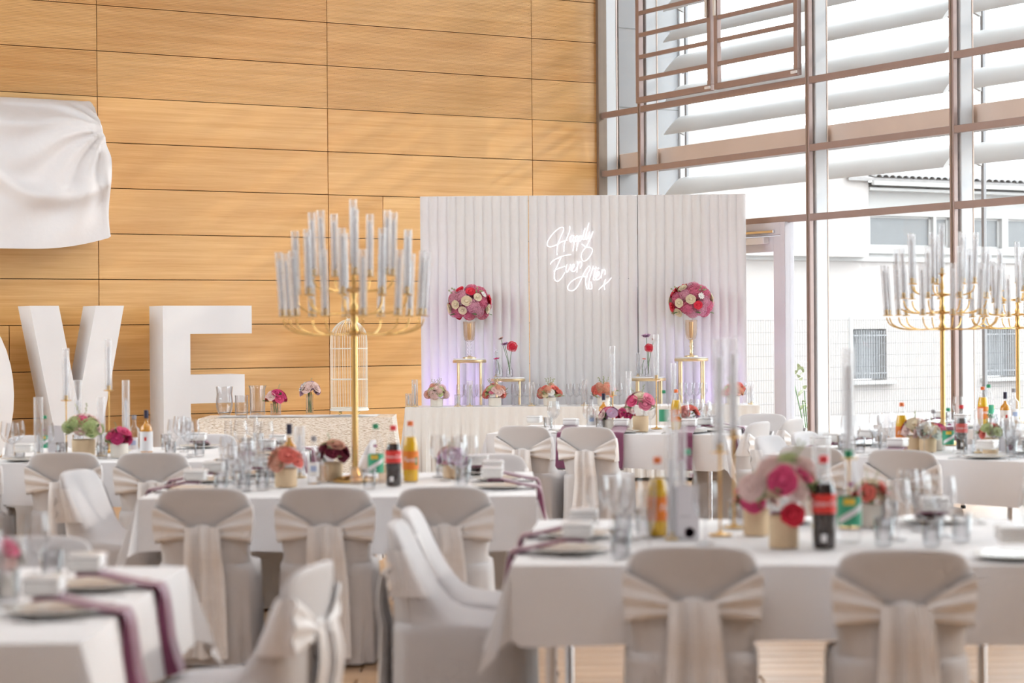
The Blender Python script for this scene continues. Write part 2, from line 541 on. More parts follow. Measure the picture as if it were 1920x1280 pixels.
# glazed door in the second bay
dr = wallroot('door_1')
obj('door_frame', join(bevbox((-.07, -3.78, 0), (.06, -3.70, 2.72), .006), bevbox((-.07, -2.02, 0), (.06, -1.94, 2.72), .006),
                       bevbox((-.07, -3.70, 2.58), (.06, -2.02, 2.72), .006)), 'door_grey', dr)
obj('door_leaf_frame', join(bevbox((-.05, -3.69, .01), (.03, -3.55, 2.57), .006), bevbox((-.05, -2.17, .01), (.03, -2.03, 2.57), .006),
                            bevbox((-.05, -3.55, 2.40), (.03, -2.17, 2.57), .006), bevbox((-.05, -3.55, .01), (.03, -2.17, .2), .006)), 'door_grey', dr)
obj('door_pane', boxg((-.012, -3.56, .19), (0, -2.16, 2.41)), 'window_glass', dr)
cl_ = obj('door_closer', bevbox((-.13, -3.48, 2.49), (-.052, -3.05, 2.56), .008), 'marble_white', dr)
obj('closer_rail', bevbox((-.09, -3.60, 2.605), (-.072, -2.9, 2.635), .004), 'chrome', dr)
obj('door_handle', tube([(-.06, -2.12, 1.02), (-.12, -2.12, 1.02), (-.12, -2.3, 1.02)], .011, 8), 'chrome', dr, smooth=True)
# outdoor beam
bm_ = wallroot('trim_1')
tag(bm_, kind='structure')
obj('beam', bevbox((.26, -22.1, 3.53), (.42, 0, 3.76), .01), 'beam_taupe', bm_)
obj('beam_flange', bevbox((.24, -22.1, 3.505), (.44, 0, 3.528), .005), 'ext_trim', bm_)

fw_ = wallroot('trim_2')
obj('outer_side_wall', boxg((.26, -.02, 0), (1.22, .25, 8)), 'ext_grey', fw_)
for z in (.7, 1.7, 2.7, 3.7, 4.35, 5.35, 6.35):
    obj('cladding_joint', boxg((.26, -.024, z), (1.22, -.019, z + .012)), 'wire_grey', fw_)
obj('edge_post', bevbox((1.17, -.06, 0), (1.25, -.02, 8), .008), 'column_white', fw_)

# ---- sun louvres
def blade_geo(L):
    prof = []
    n = 14
    for i in range(n):
        t = i / n * 2 * math.pi
        c = math.cos(t); s = math.sin(t)
        prof.append((.20 * c, .035 * s * (1.15 + .6 * c)))
    a = R(38)
    prof = [(x * math.cos(a) - z * math.sin(a), x * math.sin(a) + z * math.cos(a)) for x, z in prof]
    r0 = [(x, 0, z) for x, z in prof]; r1 = [(x, L, z) for x, z in prof]
    return loft([r0, r1], True, True)
spans = [(.47, 5.55, 'left set'), (5.75, 10.75, 'right set'), (10.95, 15.95, 'third set'), (16.15, 21.1, 'fourth set')]
for si, (a, b, ph) in enumerate(spans):
    rk = thing('sun_louver', 'rack of white tilted sun blades outside the glass wall, ' + ph, 'louver', (CX, CY, 0), WROT, 'sun louvers outside the glass wall')
    bmsh = mesh('blade', blade_geo(b - a), 'louver_white', True, 50)
    for z in (3.33, 3.72, 4.10, 4.485, 4.87, 5.255, 5.64, 6.03, 6.42, 6.81, 7.2, 7.58):
        put('blade', bmsh, rk, (.78, -b, z))
    for g in (a + .08, b - .08):
        obj('hanger_rod', bevbox((.90, -g - .02, 0), (.94, -g + .02, 7.6), .006), 'ext_grey', rk)
        brk = mesh('bracket', prism([(-.02, -.05), (.16, .07), (.16, -.12)], -.02, .02), 'ext_trim')
        for z in (3.33, 4.10, 4.87, 5.64, 6.42, 7.2):
            put('bracket', brk, rk, (.72, -g, z))

# ---- outdoors
gd = obj('ground', ([(-40, -10, 0), (60, -10, 0), (60, 90, 0), (-40, 90, 0)], [(0, 1, 2, 3)]), 'ext_ground', loc=(0, 0, -.06))
tag(gd, kind='structure')
nb = thing('neighbour_building', 'low white building with tiled roof seen through the glass wall', 'building', (CX, CY, 0), WROT)
FY = 7.81
holes_u = [(11.0, 12.55), (12.62, 12.98), (13.5, 14.3), (14.46, 16.2), (16.4, 18.2)]
holes_l = [(10.55, 11.35), (13.85, 14.6), (17.0, 17.8)]
def facade(x0, x1, z0, z1, holes, hz0, hz1, y0, y1):
    g = [boxg((x0, y0, z0), (x1, y1, hz0)), boxg((x0, y0, hz1), (x1, y1, z1))]
    e = [x0] + [v for h in holes for v in h] + [x1]
    for i in range(0, len(e), 2):
        g.append(boxg((e[i], y0, hz0), (e[i + 1], y1, hz1)))
    return join(*g)
obj('wall', facade(5, 40, 2.85, 4.25, holes_u, 3.06, 3.64, FY, FY + .4), 'ext_trim', nb)
obj('lower_wall', facade(3, 40, -.1, 2.85, holes_l, .58, 1.53, FY - .02, FY + .4), 'ext_wall', nb)
obj('stair_tower', boxg((6.2, FY - .25, 2.85), (10.75, FY + 3, 5.2)), 'ext_wall', nb)
obj('ledge', join(boxg((3, FY - .08, 2.78), (40, FY, 2.86)), boxg((10.75, FY - .06, 2.93), (40, FY, 3.0))), 'ext_trim', nb)
for (a, b) in holes_u:
    wf = obj('window', join(boxg((a, FY + .08, 3.06), (a + .05, FY + .14, 3.64)), boxg((b - .05, FY + .08, 3.06), (b, FY + .14, 3.64)),
                            boxg((a, FY + .08, 3.06), (b, FY + .14, 3.1)), boxg((a, FY + .08, 3.6), (b, FY + .14, 3.64))), 'ext_trim', nb)
    obj('pane', boxg((a + .04, FY + .10, 3.08), (b - .04, FY + .12, 3.62)), 'ext_pane', wf)
for (a, b) in holes_l:
    wf = obj('window', join(boxg((a, FY + .2, .58), (a + .05, FY + .26, 1.53)), boxg((b - .05, FY + .2, .58), (b, FY + .26, 1.53)),
                            boxg((a, FY + .2, 1.48), (b, FY + .26, 1.53))), 'ext_grey', nb)
    obj('pane', boxg((a + .04, FY + .22, .6), (b - .04, FY + .24, 1.5)), 'ext_grey', wf)
    bars = [boxg((a + .06 * k, FY - .05, .6), (a + .06 * k + .014, FY - .036, 1.5)) for k in range(1, int((b - a) / .06))]
    obj('grille', join(*bars, boxg((a, FY - .05, .7), (b, FY - .036, .72)), boxg((a, FY - .05, 1.4), (b, FY - .036, 1.42))), 'ext_grey', wf)
    obj('sill', bevbox((a - .15, FY - .14, .50), (b + .15, FY + .05, .57), .01), 'ext_trim', wf)
rf = obj('roof', ([(10.2, FY - .35, 4.30), (40, FY - .35, 4.30), (40, FY + 5, 5.6), (10.2, FY + 5, 5.6), (10.2, FY - .35, 4.24), (40, FY - .35, 4.24)],
                  [(0, 1, 2, 3), (4, 5, 1, 0)]), 'ext_tile', nb)
obj('gutter', join(boxg((10.75, FY - .42, 4.17), (40, FY - .34, 4.24)), boxg((10.75, FY - .3, 4.08), (40, FY - .02, 4.13))), 'ext_trim', nb)
tl_ = mesh('roof_tile', loft([[(.07 * math.cos(R(a)), 0, .05 * math.sin(R(a))) for a in range(0, 181, 30)],
                              [(.07 * math.cos(R(a)), .6, .145 + .05 * math.sin(R(a))) for a in range(0, 181, 30)]], closed=False), 'ext_tile', True)
for k in range(70):
    put('roof_tile', tl_, rf, (10.9 + .16 * k, FY - .38, 4.31))

fn = thing('wire_fence', 'pale wire mesh fence outside in front of the white building', 'fence', (CX, CY, 0), WROT)
for x in (5.7, 8.17, 10.6, 13.0, 15.4):
    p = obj('post', bevbox((x - .03, 4.97, -.05), (x + .03, 5.03, 1.74), .006), 'ext_trim', fn)
wire_h = mesh('wire', boxg((3, 4.996, -.003), (18, 5.004, .003)), 'wire_grey')
for k in range(9):
    put('wire', wire_h, fn, (0, 0, .12 + .195 * k))
obj('mesh_wires', join(*[boxg((3 + .05 * k, 4.998, .1), (3 + .05 * k + .0025, 5.002, 1.70)) for k in range(300)]), 'wire_grey', fn)['kind'] = 'stuff'

sh = thing('shrub', 'small leafy shrub outside the glazed door', 'shrub', wl(1.35, 2.4) + Vector((0, 0, -.06)))
lf = mesh('leaf', gridg(3, 4, lambda u, v: ((u - .5) * .06 * math.sin(math.pi * min(1, v * .9 + .08)), v * .12, .015 * math.sin(v * 3))), 'leaf_pale')
lg = []
for k in range(46):
    a = random.random() * 6.28; rr = .22 * math.sqrt(random.random()); z = .15 + random.random() * 1.1
    put('leaf', lf, sh, (rr * math.cos(a), rr * math.sin(a), z), (random.uniform(-.8, .8), random.uniform(-.8, .8), a))
    if k % 6 == 0: lg.append(tube([(0, 0, 0), (rr * .4 * math.cos(a), rr * .4 * math.sin(a), z * .5), (rr * math.cos(a), rr * math.sin(a), z)], .006, 5))
obj('stem', join(*lg), 'leaf', sh)

# ================================================================ LOVE LETTERS along the wood wall
def letter(name, label, geo, x):
    t = thing(name, label, 'letter', wl(x, 0), WROT, 'giant white letters along the wood wall')
    obj('letter_body', geo, 'letter_white', t)
    return t
LF, LB, LH = -.75, -.34, 1.845
letter('letter_e', 'giant free-standing white block letter E against the wood wall',
       prism([(0, 0), (1.03, 0), (1.03, .305), (.31, .305), (.31, .785), (.94, .785), (.94, 1.094), (.31, 1.094), (.31, 1.54), (1.03, 1.54), (1.03, LH), (0, LH)], LF, LB), -6.11)
letter('letter_v', 'giant free-standing white block letter V left of the letter E',
       prism([(.355, 0), (.667, 0), (1.022, LH), (.712, LH), (.511, .80), (.31, LH), (0, LH)], LF, LB), -7.567)
oo = [(.55 + .55 * math.cos(R(a)), .92 + .92 * math.sin(R(a))) for a in range(0, 360, 10)]
oi_ = [(.55 + .25 * math.cos(R(a)), .92 + .60 * math.sin(R(a))) for a in range(0, 360, 10)]
rings = [[(x, LF, z) for x, z in oo], [(x, LB, z) for x, z in oo], [(x, LB, z) for x, z in oi_], [(x, LF, z) for x, z in oi_], [(x, LF, z) for x, z in oo]]
letter('letter_o', 'giant white block letter O cut off by the left picture edge', loft(rings), -8.84)

# ---- cloth-covered box high on the wood wall
def drape_fn(a, v):
    # a: 0 left .. 1 right wrap to the wall ; v: 0 top back .. 1 hem
    LEN = 2.9; D = .60
    s = a * (LEN + D)
    fold = 0
    # path of v: top from the wall outwards, then down the front
    tz = 4.03; drop = 1.60 - .14 * max(0, (s - 2.1)) if s < LEN else 1.42
    if s > 2.1 and s <= LEN: drop = 1.60 - .16 * ((s - 2.1) / .8) ** 2
    top = .45
    d = v * (top + drop)
    if s <= LEN: x = -9.62 + s; y = 0
    else: x = -9.62 + LEN; y = (s - LEN)
    if d < top:
        out = .12 + (D - .12) * (d / top); z = tz + .02 - .33 * (d / top) ** 1.6 + .02
    else:
        out = D; z = tz - .31 - (d - top) * (1.28 / 1.6) * 1.0
    vv = max(0, (d - top) / drop)
    px = x + 6.72
    # swag folds fanning out from the upper right corner
    ang = math.atan2(z - 3.75, px - .05)
    rad = math.hypot(z - 3.75, px - .05)
    amp = .035 * min(1, rad / .25) * max(0, 1 - max(0, (rad - .9)) / .9)
    fold = amp * math.sin(ang * 15 + 1.2 * math.sin(rad * 5))
    sw = .09 * math.exp(-((z - (2.98 + .55 * (px + .55) ** 2)) / .10) ** 2) * (1 if px < .0 else 0) * min(1, vv * 3)
    out2 = out + fold * (1 if d > top * .4 else .4) + sw + .05 * vv
    if s <= LEN:
        rx = .05 * (vv ** .7) * max(0, (s - 1.9)) if s > 1.9 else 0
        return (x + rx, -out2, z)
    return (x + .045 * vv + .03 * math.sin(vv * 5 + y * 9) + .05 * min(1, vv * 4), -(out2 * (1 - y / D)) - .02, z)
dpv = thing('draped_box', 'wall box hidden under a white hanging cloth at upper left', 'draped box', (CX, CY, 0), WROT)
obj('cloth', gridg(110, 70, drape_fn), 'drape_white', dpv, smooth=True)
obj('box', bevbox((-9.5, -.42, 2.8), (-6.95, -.0, 3.55), .02), 'ext_grey', dpv)

# ================================================================ BACKDROP WITH NEON SIGN
BY = 22.6
bx0, bx1 = ax(789.5, BY), ax(1401.5, BY)
BH = az(1090, 366, BY)
bd = thing('backdrop', 'tall white channel-padded backdrop wall behind the bridal table', 'backdrop', (bx0, BY, 0))
pw = (bx1 - bx0) / 3
NF = 12
fw = (pw - .008) / NF
def flute_fn(u, v):
    t = u * 2 - 1
    y = -.022 * (1 - abs(t) ** 2.6)
    return (fw * (.004 + .992 * u), y, v * (BH - .01))
flute = mesh('flute', gridg(9, 2, flute_fn), 'backdrop_pad', True)
for p in range(3):
    b = obj('padded_panel', bevbox((0, .0, 0), (pw - .008, .10, BH), .006), 'backdrop_pad', bd, (p * pw, 0, 0))
    for k in range(NF):
        put('flute', flute, b, (.0 + k * fw, .002, .005))
for x in (.3, 3.2):
    obj('brace', join(boxg((x - .02, .1, 0), (x + .02, .45, .03)), tube([(x, .43, .03), (x, .11, 1.6)], .012, 6)), 'lamp_black', bd)

NS = thing('neon_sign', 'white neon script sign reading Happily Ever After', 'sign', (ax(1085, BY), BY - .045, az(1085, 480, BY)))
strokes = {
 'happily': [[(345,665),(340,600),(360,500),(400,400),(440,310),(425,275),(380,285),(300,350),(230,440),(205,500),(215,540),(260,548),(340,520),(400,485),(490,452)],
   [(525,258),(520,330),(480,430),(445,520),(440,620)],
   [(585,395),(550,390),(525,430),(525,470),(550,475),(585,400),(572,440),(578,490)],
   [(607,400),(590,480),(565,610)], [(600,425),(628,395),(640,425),(618,470),(590,480)],
   [(662,395),(642,480),(615,605)], [(655,420),(684,395),(695,425),(672,463),(645,470)],
   [(740,285),(705,420),(715,450),(738,440)], [(795,215),(745,400),(752,445),(778,428)],
   [(800,340),(788,415),(808,438),(835,390),(850,332)],
   [(850,332),(812,430),(768,525),(700,620),(683,700),(710,748),(762,735),(822,660),(842,590),(812,560),(750,553),(695,510)]],
 'ever': [[(245,795),(280,750),(380,695),(470,668),(540,658)], [(405,690),(370,760),(312,890),(300,980),(320,1025),(360,1030),(410,980),(452,912)],
   [(295,892),(360,855),(452,825)], [(482,798),(464,870),(480,908),(518,850),(530,795)],
   [(535,880),(575,840),(585,805),(565,800),(545,850),(555,895),(590,890),(620,845)],
   [(625,750),(632,800),(620,908)], [(625,830),(650,772),(680,760),(688,800),(668,855)]],
 'after': [[(770,972),(690,970),(620,990),(540,1040),(490,1110),(500,1155),(550,1168),(610,1130),(670,1030),(720,920),(770,840),(800,825),(805,860),(770,930),(745,1010),(745,1080),(762,1150)],
   [(850,820),(830,900),(800,1000),(783,1100),(790,1140),(825,1142),(832,1100),(815,1040)],
   [(890,830),(862,950),(850,1005),(872,1020)], [(830,862),(930,850)],
   [(880,985),(930,940),(935,905),(910,905),(885,960),(890,1010),(930,1005),(962,955)],
   [(978,865),(970,930),(960,992)], [(970,920),(1000,872),(1020,890),(1015,945)]],
 'kiss_mark': [[(1020,1010),(1000,1080),(1012,1155)], [(925,1155),(990,1090),(1050,1050),(1105,985)]]}
sx, sz = ax(1085, BY), az(1085, 480, BY)
for w, st in strokes.items():
    gs = []
    for s in st:
        P = []
        for (a, b) in s:
            px, py = 1000 + a / 7.53, 390 + b / 7.53
            P.append((ax(px, BY) - sx - ROLL * (py - 640) / F_PX * BY * 0, 0, az(px, py, BY) - sz))
        gs.append(tube(smooth_path(P, 5), .0046, 6))
    obj(w, join(*gs), 'neon', NS, smooth=True)
obj('cable', tube(smooth_path([(ax(1150, BY) - sx, .05, az(1150, 521, BY) - sz), (ax(1180, BY) - sx, .045, az(1180, 522, BY) - sz), (ax(1194, BY) - sx, .045, az(1194, 524, BY) - sz), (ax(1196, BY) - sx, .045, az(1196, 640, BY) - sz), (ax(1196, BY) - sx, .045, az(1196, 760, BY) - sz)], 4), .004, 5), 'ext_grey', NS)

# purple uplights on the floor before the backdrop
for px, ph, e in ((842, 'left', 62), (1345, 'right', 40)):
    u = thing('floor_uplight', 'small black purple floor uplight at the %s end of the padded backdrop' % ph, 'light', (ax(px, 22.12), 22.12, 0), 0, 'uplights before the backdrop')
    obj('housing', lathe([(.07, 0), (.08, .02), (.08, .12), (.075, .14)], 14), 'lamp_black', u, smooth=True, angle=40)
    obj('stand', tube([(-.1, 0, .01), (-.1, 0, .09), (.1, 0, .09), (.1, 0, .01)], .008, 6), 'lamp_black', u)
    sp = lamp('uplight_beam', 'SPOT', e, (.62, .42, 1.0), (0, 0, .17), (0, .12, 1), spot_size=R(95), spot_blend=1.0, shadow_soft_size=.06)
    sp.parent = u

# ================================================================ TABLES
ZT = .753
class Tab:
    def __init__(s, fl, rot, L, D, phrase):
        s.fl, s.rot, s.L, s.D, s.phrase = fl, R(-rot), L, D, phrase
    def pt(s, u, v, z=ZT):
        c, n = math.cos(s.rot), math.sin(s.rot)
        return Vector((s.fl[0] + u * c - v * n, s.fl[1] + u * n + v * c, z))
def cloth_geo(L, D, h, seed=0, amp=.012, corner=.13):
    rnd = random.Random(seed)
    ph = [rnd.random() * 6.28 for _ in range(4)]
    cols = []      # (top xy, outward dir, drop length, flare)
    N = 26
    sides = [((0, 0), (L, 0), (0, -1)), ((L, 0), (L, D), (1, 0)), ((L, D), (0, D), (0, 1)), ((0, D), (0, 0), (-1, 0))]
    for si, (a, b, nrm) in enumerate(sides):
        for i in range(N):
            t = (i + .5) / N
            x = a[0] + (b[0] - a[0]) * t; y = a[1] + (b[1] - a[1]) * t
            w = amp * (math.sin(t * 17 + ph[si]) + .6 * math.sin(t * 31 + 2 * ph[si]))
            hh = h + .012 * math.sin(t * 6 + ph[si])
            cols.append(((x, y), nrm, hh, .02 + w))
        n2 = sides[(si + 1) % 4][2]
        for k in range(9):
            al = R(90 * k / 8)
            d = (nrm[0] * math.cos(al) + n2[0] * math.sin(al), nrm[1] * math.cos(al) + n2[1] * math.sin(al))
            ll = h / max(math.cos(al), math.sin(al))
            fl_ = .02 + corner * math.sin(2 * al) ** 1.5 * (1 if k % 2 == 0 else .55)
            cols.append((b, d, ll * .97, fl_))
    M = 7
    n = len(cols)
    V, F = [], []
    for j in range(M):
        s = j / (M - 1)
        for (p, d, hh, fl_) in cols:
            o = .004 + fl_ * (s ** 1.1) if j else 0
            zz = 0 if j == 0 else -hh * (s ** 1.0) if j > 1 else -hh * s
            V.append((p[0] + d[0] * o, p[1] + d[1] * o, zz))
    for j in range(M - 1):
        for i in range(n):
            k = (i + 1) % n
            F.append((j * n + i, (j + 1) * n + i, (j + 1) * n + k, j * n + k))
    F.append(tuple(range(n)))
    return V, F
leg_m = mesh('leg', lathe([(.019, 0), (.019, .72)], 10), 'chrome', True, 40)
foot_m = mesh('foot', lathe([(.022, 0), (.022, .02), (.018, .03)], 10), 'lamp_black', True, 40)
def table(T, seed, cloth=True, hang=.262):
    t = thing('banquet_table', 'large square table under the cloth, ' + T.phrase, 'table', (*T.fl, 0), T.rot, 'banquet tables in the hall')
    obj('table_top', bevbox((.01, .01, .715), (T.L - .01, T.D - .01, .746), .008), 'table_board', t)
    for x in (.13, T.L - .13):
        for y in (.13, T.D - .13):
            l = put('leg', leg_m, t, (x, y, 0)); put('foot', foot_m, l, (0, 0, 0))
    if cloth:
        c = obj('tablecloth', cloth_geo(T.L, T.D, hang, seed), 'tablecloth', loc=(*T.fl, ZT - .001), rot=(0, 0, T.rot), smooth=True, angle=40)
        tag(c, 'plain white tablecloth on the ' + T.phrase, 'tablecloth', 'white tablecloths')
    return t
T0 = Tab((-3.05, 5.29), 0, 1.93, 1.73, 'front left table')
T1 = Tab((-.01, 6.98), 4, 1.95, 1.68, 'front right table')
T2 = Tab((-1.81, 9.9), 0, 1.92, 1.7, 'middle table with the nearest candelabrum')
T3 = Tab((-3.32, 12.7), 0, 1.95, 1.7, 'left table before the letters')
T4 = Tab((-.2, 15.9), 14, 1.85, 1.5, 'centre table')
T5 = Tab((1.59, 13.04), 33, 1.70, 1.62, 'right table with the mullion candelabrum')
T6 = Tab((2.94, 16.4), 33, 1.9, 1.6, 'far right table by the windows')
TABS = [T0, T1, T2, T3, T4, T5, T6]
for i, T in enumerate(TABS): table(T, i + 3)

# bridal table with pleated satin skirt
def skirt_geo(L, D, z, pleat, n, amp, ends=.06, top=True):
    per = []
    path = [((0, D), (0, 0)), ((0, 0), (L, 0)), ((L, 0), (L, D)), ((L, D), (0, D))]
    for a, b in path:
        d = math.hypot(b[0] - a[0], b[1] - a[1]); m = max(6, int(d * n))
        dx, dy = (b[0] - a[0]) / d, (b[1] - a[1]) / d
        for i in range(m):
            t = i / m * d
            per.append((a[0] + dx * t, a[1] + dy * t, dy, -dx, t))
    V, F = [], []; M = 8; N = len(per)
    rnd = random.Random(4)
    jit = [rnd.uniform(-1, 1) for _ in range(N)]
    for j in range(M):
        s = j / (M - 1)
        for q, (x, y, nx, ny, t) in enumerate(per):
            o = s * (ends + amp * (math.sin(t * pleat) + .5 * math.sin(t * pleat * .43 + 1) + .35 * jit[q]))
            if j == 0: o = 0
            V.append((x + nx * o * -1 * -1, y + ny * o, z * (1 - s) + .01 * s))
    for j in range(M - 1):
        for i in range(N):
            k = (i + 1) % N
            F.append((j * N + i, (j + 1) * N + i, (j + 1) * N + k, j * N + k))
    F.append(tuple(range(N)))
    return V, F
TB = Tab((ax(758, 21.4), 21.4), 0, ax(1424, 21.4) - ax(758, 21.4), .62, 'bridal table')
TG = Tab((-2.92, 19.05), 0, 1.80, .78, 'sequin gift table')
def longtable(T, label):
    t = thing('banquet_table', label, 'table', (*T.fl, 0), T.rot, 'banquet tables in the hall')
    obj('table_top', bevbox((.01, .01, .715), (T.L - .01, T.D - .01, .746), .008), 'table_board', t)
    for x in (.1, T.L - .1):
        for y in (.08, T.D - .08):
            l = put('leg', leg_m, t, (x, y, 0)); put('foot', foot_m, l)
longtable(TB, 'long narrow bridal table under the satin skirt before the backdrop')
longtable(TG, 'gift table hidden under the champagne sequin cloth by the wood wall')
sk = obj('table_skirt', skirt_geo(TB.L, TB.D, ZT, 62, 95, .026), 'satin_skirt', loc=(*TB.fl, 0), smooth=True, angle=60)
tag(sk, 'shiny white pleated satin skirt around the bridal table', 'table skirt')
sq = obj('sequin_tablecloth', skirt_geo(TG.L, TG.D, ZT, 14, 24, .018, .10), 'sequin', loc=(*TG.fl, 0), smooth=True, angle=50)
tag(sq, 'champagne gold sequin cloth over the gift table', 'tablecloth')
rn = obj('table_runner', gridg(20, 8, lambda u, v: (u * (TG.L - .3), v * .5, .003 + .0015 * math.sin(u * 30 + v * 9))), 'tablecloth', loc=(TG.fl[0] + .15, TG.fl[1] + .14, ZT + .002), smooth=True)
tag(rn, 'small flat white cloth lying on the sequin gift table', 'cloth')

# ================================================================ CHAIRS
CH = .832
RZ = [(.012, .234, -.284, .232), (.10, .231, -.282, .228), (.22, .229, -.280, .226), (.36, .227, -.279, .224), (.43, .226, -.279, .220), (.462, .223, -.279, .202),
      (.474, .218, -.279, .12), (.482, .212, -.279, .03), (.495, .206, -.279, -.035), (.52, .204, -.279, -.085), (.58, .212, -.280, -.135), (.64, .220, -.282, -.170),
      (.70, .224, -.286, -.198), (.745, .222, -.290, -.219), (.775, .214, -.293, -.232), (.798, .202, -.295, -.243), (.815, .184, -.297, -.252), (.825, .160, -.297, -.259), (.831, .120, -.296, -.266), (.833, .07, -.294, -.272)]
def interp(z, k):
    for a, b in zip(RZ, RZ[1:]):
        if a[0] <= z <= b[0]:
            t = (z - a[0]) / (b[0] - a[0])
            return a[k] + (b[k] - a[k]) * t
    return RZ[-1][k] if z > RZ[-1][0] else RZ[0][k]
def bowc(x, z):
    w = min(1, max(0, (z - .48) / .12))
    return -.022 * (1 - min(1, (x / .23) ** 2)) * w
def chair_cover():
    rings = []; N = 56
    for (z, hw, yb, yf) in RZ:
        yc, hd = (yb + yf) / 2, (yf - yb) / 2
        ring = []
        for j in range(N):
            th = 2 * math.pi * j / N
            c, s = math.cos(th), math.sin(th)
            e = 2 / (5.0 if z < .47 else 3.2)
            x = hw * math.copysign(abs(c) ** e, c); y = yc + hd * math.copysign(abs(s) ** e, s)
            if z < .46:
                k = 1 + .035 * math.sin(th * 9 + 1) * (1 - z / .46) + .018 * math.sin(th * 15) * (1 - z / .46)
                x *= k; y = yc + (y - yc) * k
            f_ = max(0.0, min(1.0, (yc - y) / hd)) ** 2
            w_ = min(1, max(0, (z - .55) / .2))
            y += bowc(x, .7) * (w_ + (1 - w_) * f_)
            ring.append((x, y, z))
        rings.append(ring)
    return loft(rings, True, True)
def rear(x, z): return interp(z, 2) + bowc(x, .7)
def wing(sgn):
    def fn(s, t):
        s2 = s ** .85
        zt = .752 + (.662 - .752) * (s2 ** 1.1); zb = .585 + (.600 - .585) * s2 - .045 * math.sin(math.pi * min(1, s2 * 1.0)) * 0
        z = zt + (zb - zt) * t
        hwid = interp(z, 1) + .010
        x = hwid * (1 - s2) + .062 * s2
        rip = .005 * math.sin(t * 15 + s * 2) * (1 - .2 * s)
        puff = .014 * math.sin(math.pi * t) * math.sin(math.pi * min(1, s * .9 + .1))
        y = rear(x, z) - .010 - rip - puff
        return (sgn * x, y, z)
    return gridg(15, 18, fn)
def side_band(sgn):
    def fn(s, t):
        z = .750 + (.575 - .750) * t
        hwid = interp(z, 1) + .010
        y0 = rear(hwid, z) - .010 - .007 * math.sin(t * 15); y1 = interp(z, 3) + .008
        yb_, yf_ = interp(z, 2), interp(z, 3); yc_, hd_ = (yb_ + yf_) / 2, (yf_ - yb_) / 2
        q_ = -.75 + 1.45 * s
        xx = interp(z, 1) * math.sqrt(max(0, 1 - abs(q_) ** 3.2)) ** .625 + .007
        return (sgn * (xx if s > 0 else hwid), (yc_ + hd_ * q_) if s > .01 else y0, z)
        return (sgn * hwid * (1 - (s - .5) * 2), y1 + bowc(hwid * (1 - (s - .5) * 2), z) + .003 + .0006 * math.sin(t * 18), z)
    return gridg(9, 14, fn)
def tail(sgn):
    def fn(s, t):
        z = .655 - t * .604
        w = .088 + .046 * t
        cx = sgn * (.036 + .024 * t) + .008 * math.sin(t * 4)
        x = cx + (s - .5) * w
        yb = interp(max(.02, min(z, .64)), 2) - .024
        y = yb - .018 - .012 * t - .016 * math.sin(s * 8 + sgn) * (.5 + .7 * t) - .016 * math.sin(math.pi * min(1, t * 3)) - (.010 if sgn > 0 else 0)
        return (x, y, z)
    return gridg(9, 16, fn)
cover_me = mesh('chair_cover', chair_cover(), 'chair_cover', True, 60)
wing_me = {s: mesh('sash_wing', wing(s), 'sash_satin', True) for s in (-1, 1)}
band_me = {s: mesh('sash_band', side_band(s), 'sash_satin', True) for s in (-1, 1)}
tail_me = {s: mesh('sash_tail', tail(s), 'sash_satin', True) for s in (-1, 1)}
knot_me = mesh('sash_knot', move(xf(lathe([(.001, -1), (.5, -.85), (.85, -.5), (1, 0), (.85, .5), (.5, .85), (.001, 1)], 14), Matrix.Diagonal((.052, .009, .034, 1))), (0, -.305, .632)), 'sash_satin', True)
NCH = 0
def chair(x, y, rot, label):
    t = thing('covered_chair', label, 'chair', (x, y, 0), R(rot), 'covered banquet chairs with sashes')
    put('cover', cover_me, t)
    k = put('sash_knot', knot_me, t)
    for s in (-1, 1):
        put('sash_wing', wing_me[s], t); put('sash_band', band_me[s], t); put('sash_tail', tail_me[s], t)
    return t
P2 = 'middle table with the nearest candelabrum'
chair(-1.438, 9.79, 0, 'white covered chair with satin sash, leftmost of three along the middle table front')
chair(-.871, 9.79, 0, 'white covered chair with satin sash, middle of three along the middle table front')
chair(-.322, 9.76, 0, 'white covered chair with satin sash, rightmost of three along the middle table front')
chair(-2.02, 10.75, -104, 'white covered chair seen from the side at the left end of the middle table')
chair(-1.44, 11.66, 180, 'white covered chair on the far side of the middle table, behind the flower pot')
chair(-.12, 11.66, 184, 'white covered chair on the far side of the middle table, near its right end')
chair(.607, 7.09, -3, 'white covered chair with sash seen from behind, left of two at the front right table')
chair(1.285, 6.94, -4, 'white covered chair with sash seen from behind, right of two at the front right table')
chair(-.15, 7.72, -93, 'white covered chair in side view, nearer of two at the front right table end')
chair(-.13, 8.30, -93, 'white covered chair in side view, farther of two at the front right table end')
chair(-.90, 6.42, 78, 'white covered chair cut by the bottom edge beside the front left table')
chair(-1.70, 6.99, 180, 'white covered chair behind the front left table at the left picture edge')
chair(-2.73, 12.75, 0, 'white covered chair with sash before the letter V, left of two at the left table')
chair(-2.177, 12.67, 0, 'white covered chair with sash before the letter E, right of two at the left table')
chair(-3.34, 12.75, 0, 'white covered chair barely showing at the left picture edge by the left table')
chair(-2.17, 14.27, 180, 'white covered chair on the far side of the left table before the sequin cloth')
chair(-3.38, 14.27, 180, 'white covered chair on the far side of the left table before the letter O')
chair(-1.22, 13.55, 92, 'white covered chair at the right end of the left table behind the green bottle')
chair(.195, 15.73, -24, 'white covered chair with sash, left of two in front of the centre table')
chair(.665, 15.50, -24, 'white covered chair with sash, right of two in front of the centre table')
chair(1.66, 16.00, 60, 'brightly lit white covered chair, nearer of two at the right end of the centre table')
chair(1.99, 16.48, 60, 'brightly lit white covered chair, farther of two at the right end of the centre table')
chair(2.00, 17.05, 158, 'greyish covered chair facing the camera behind the right end of the centre table')
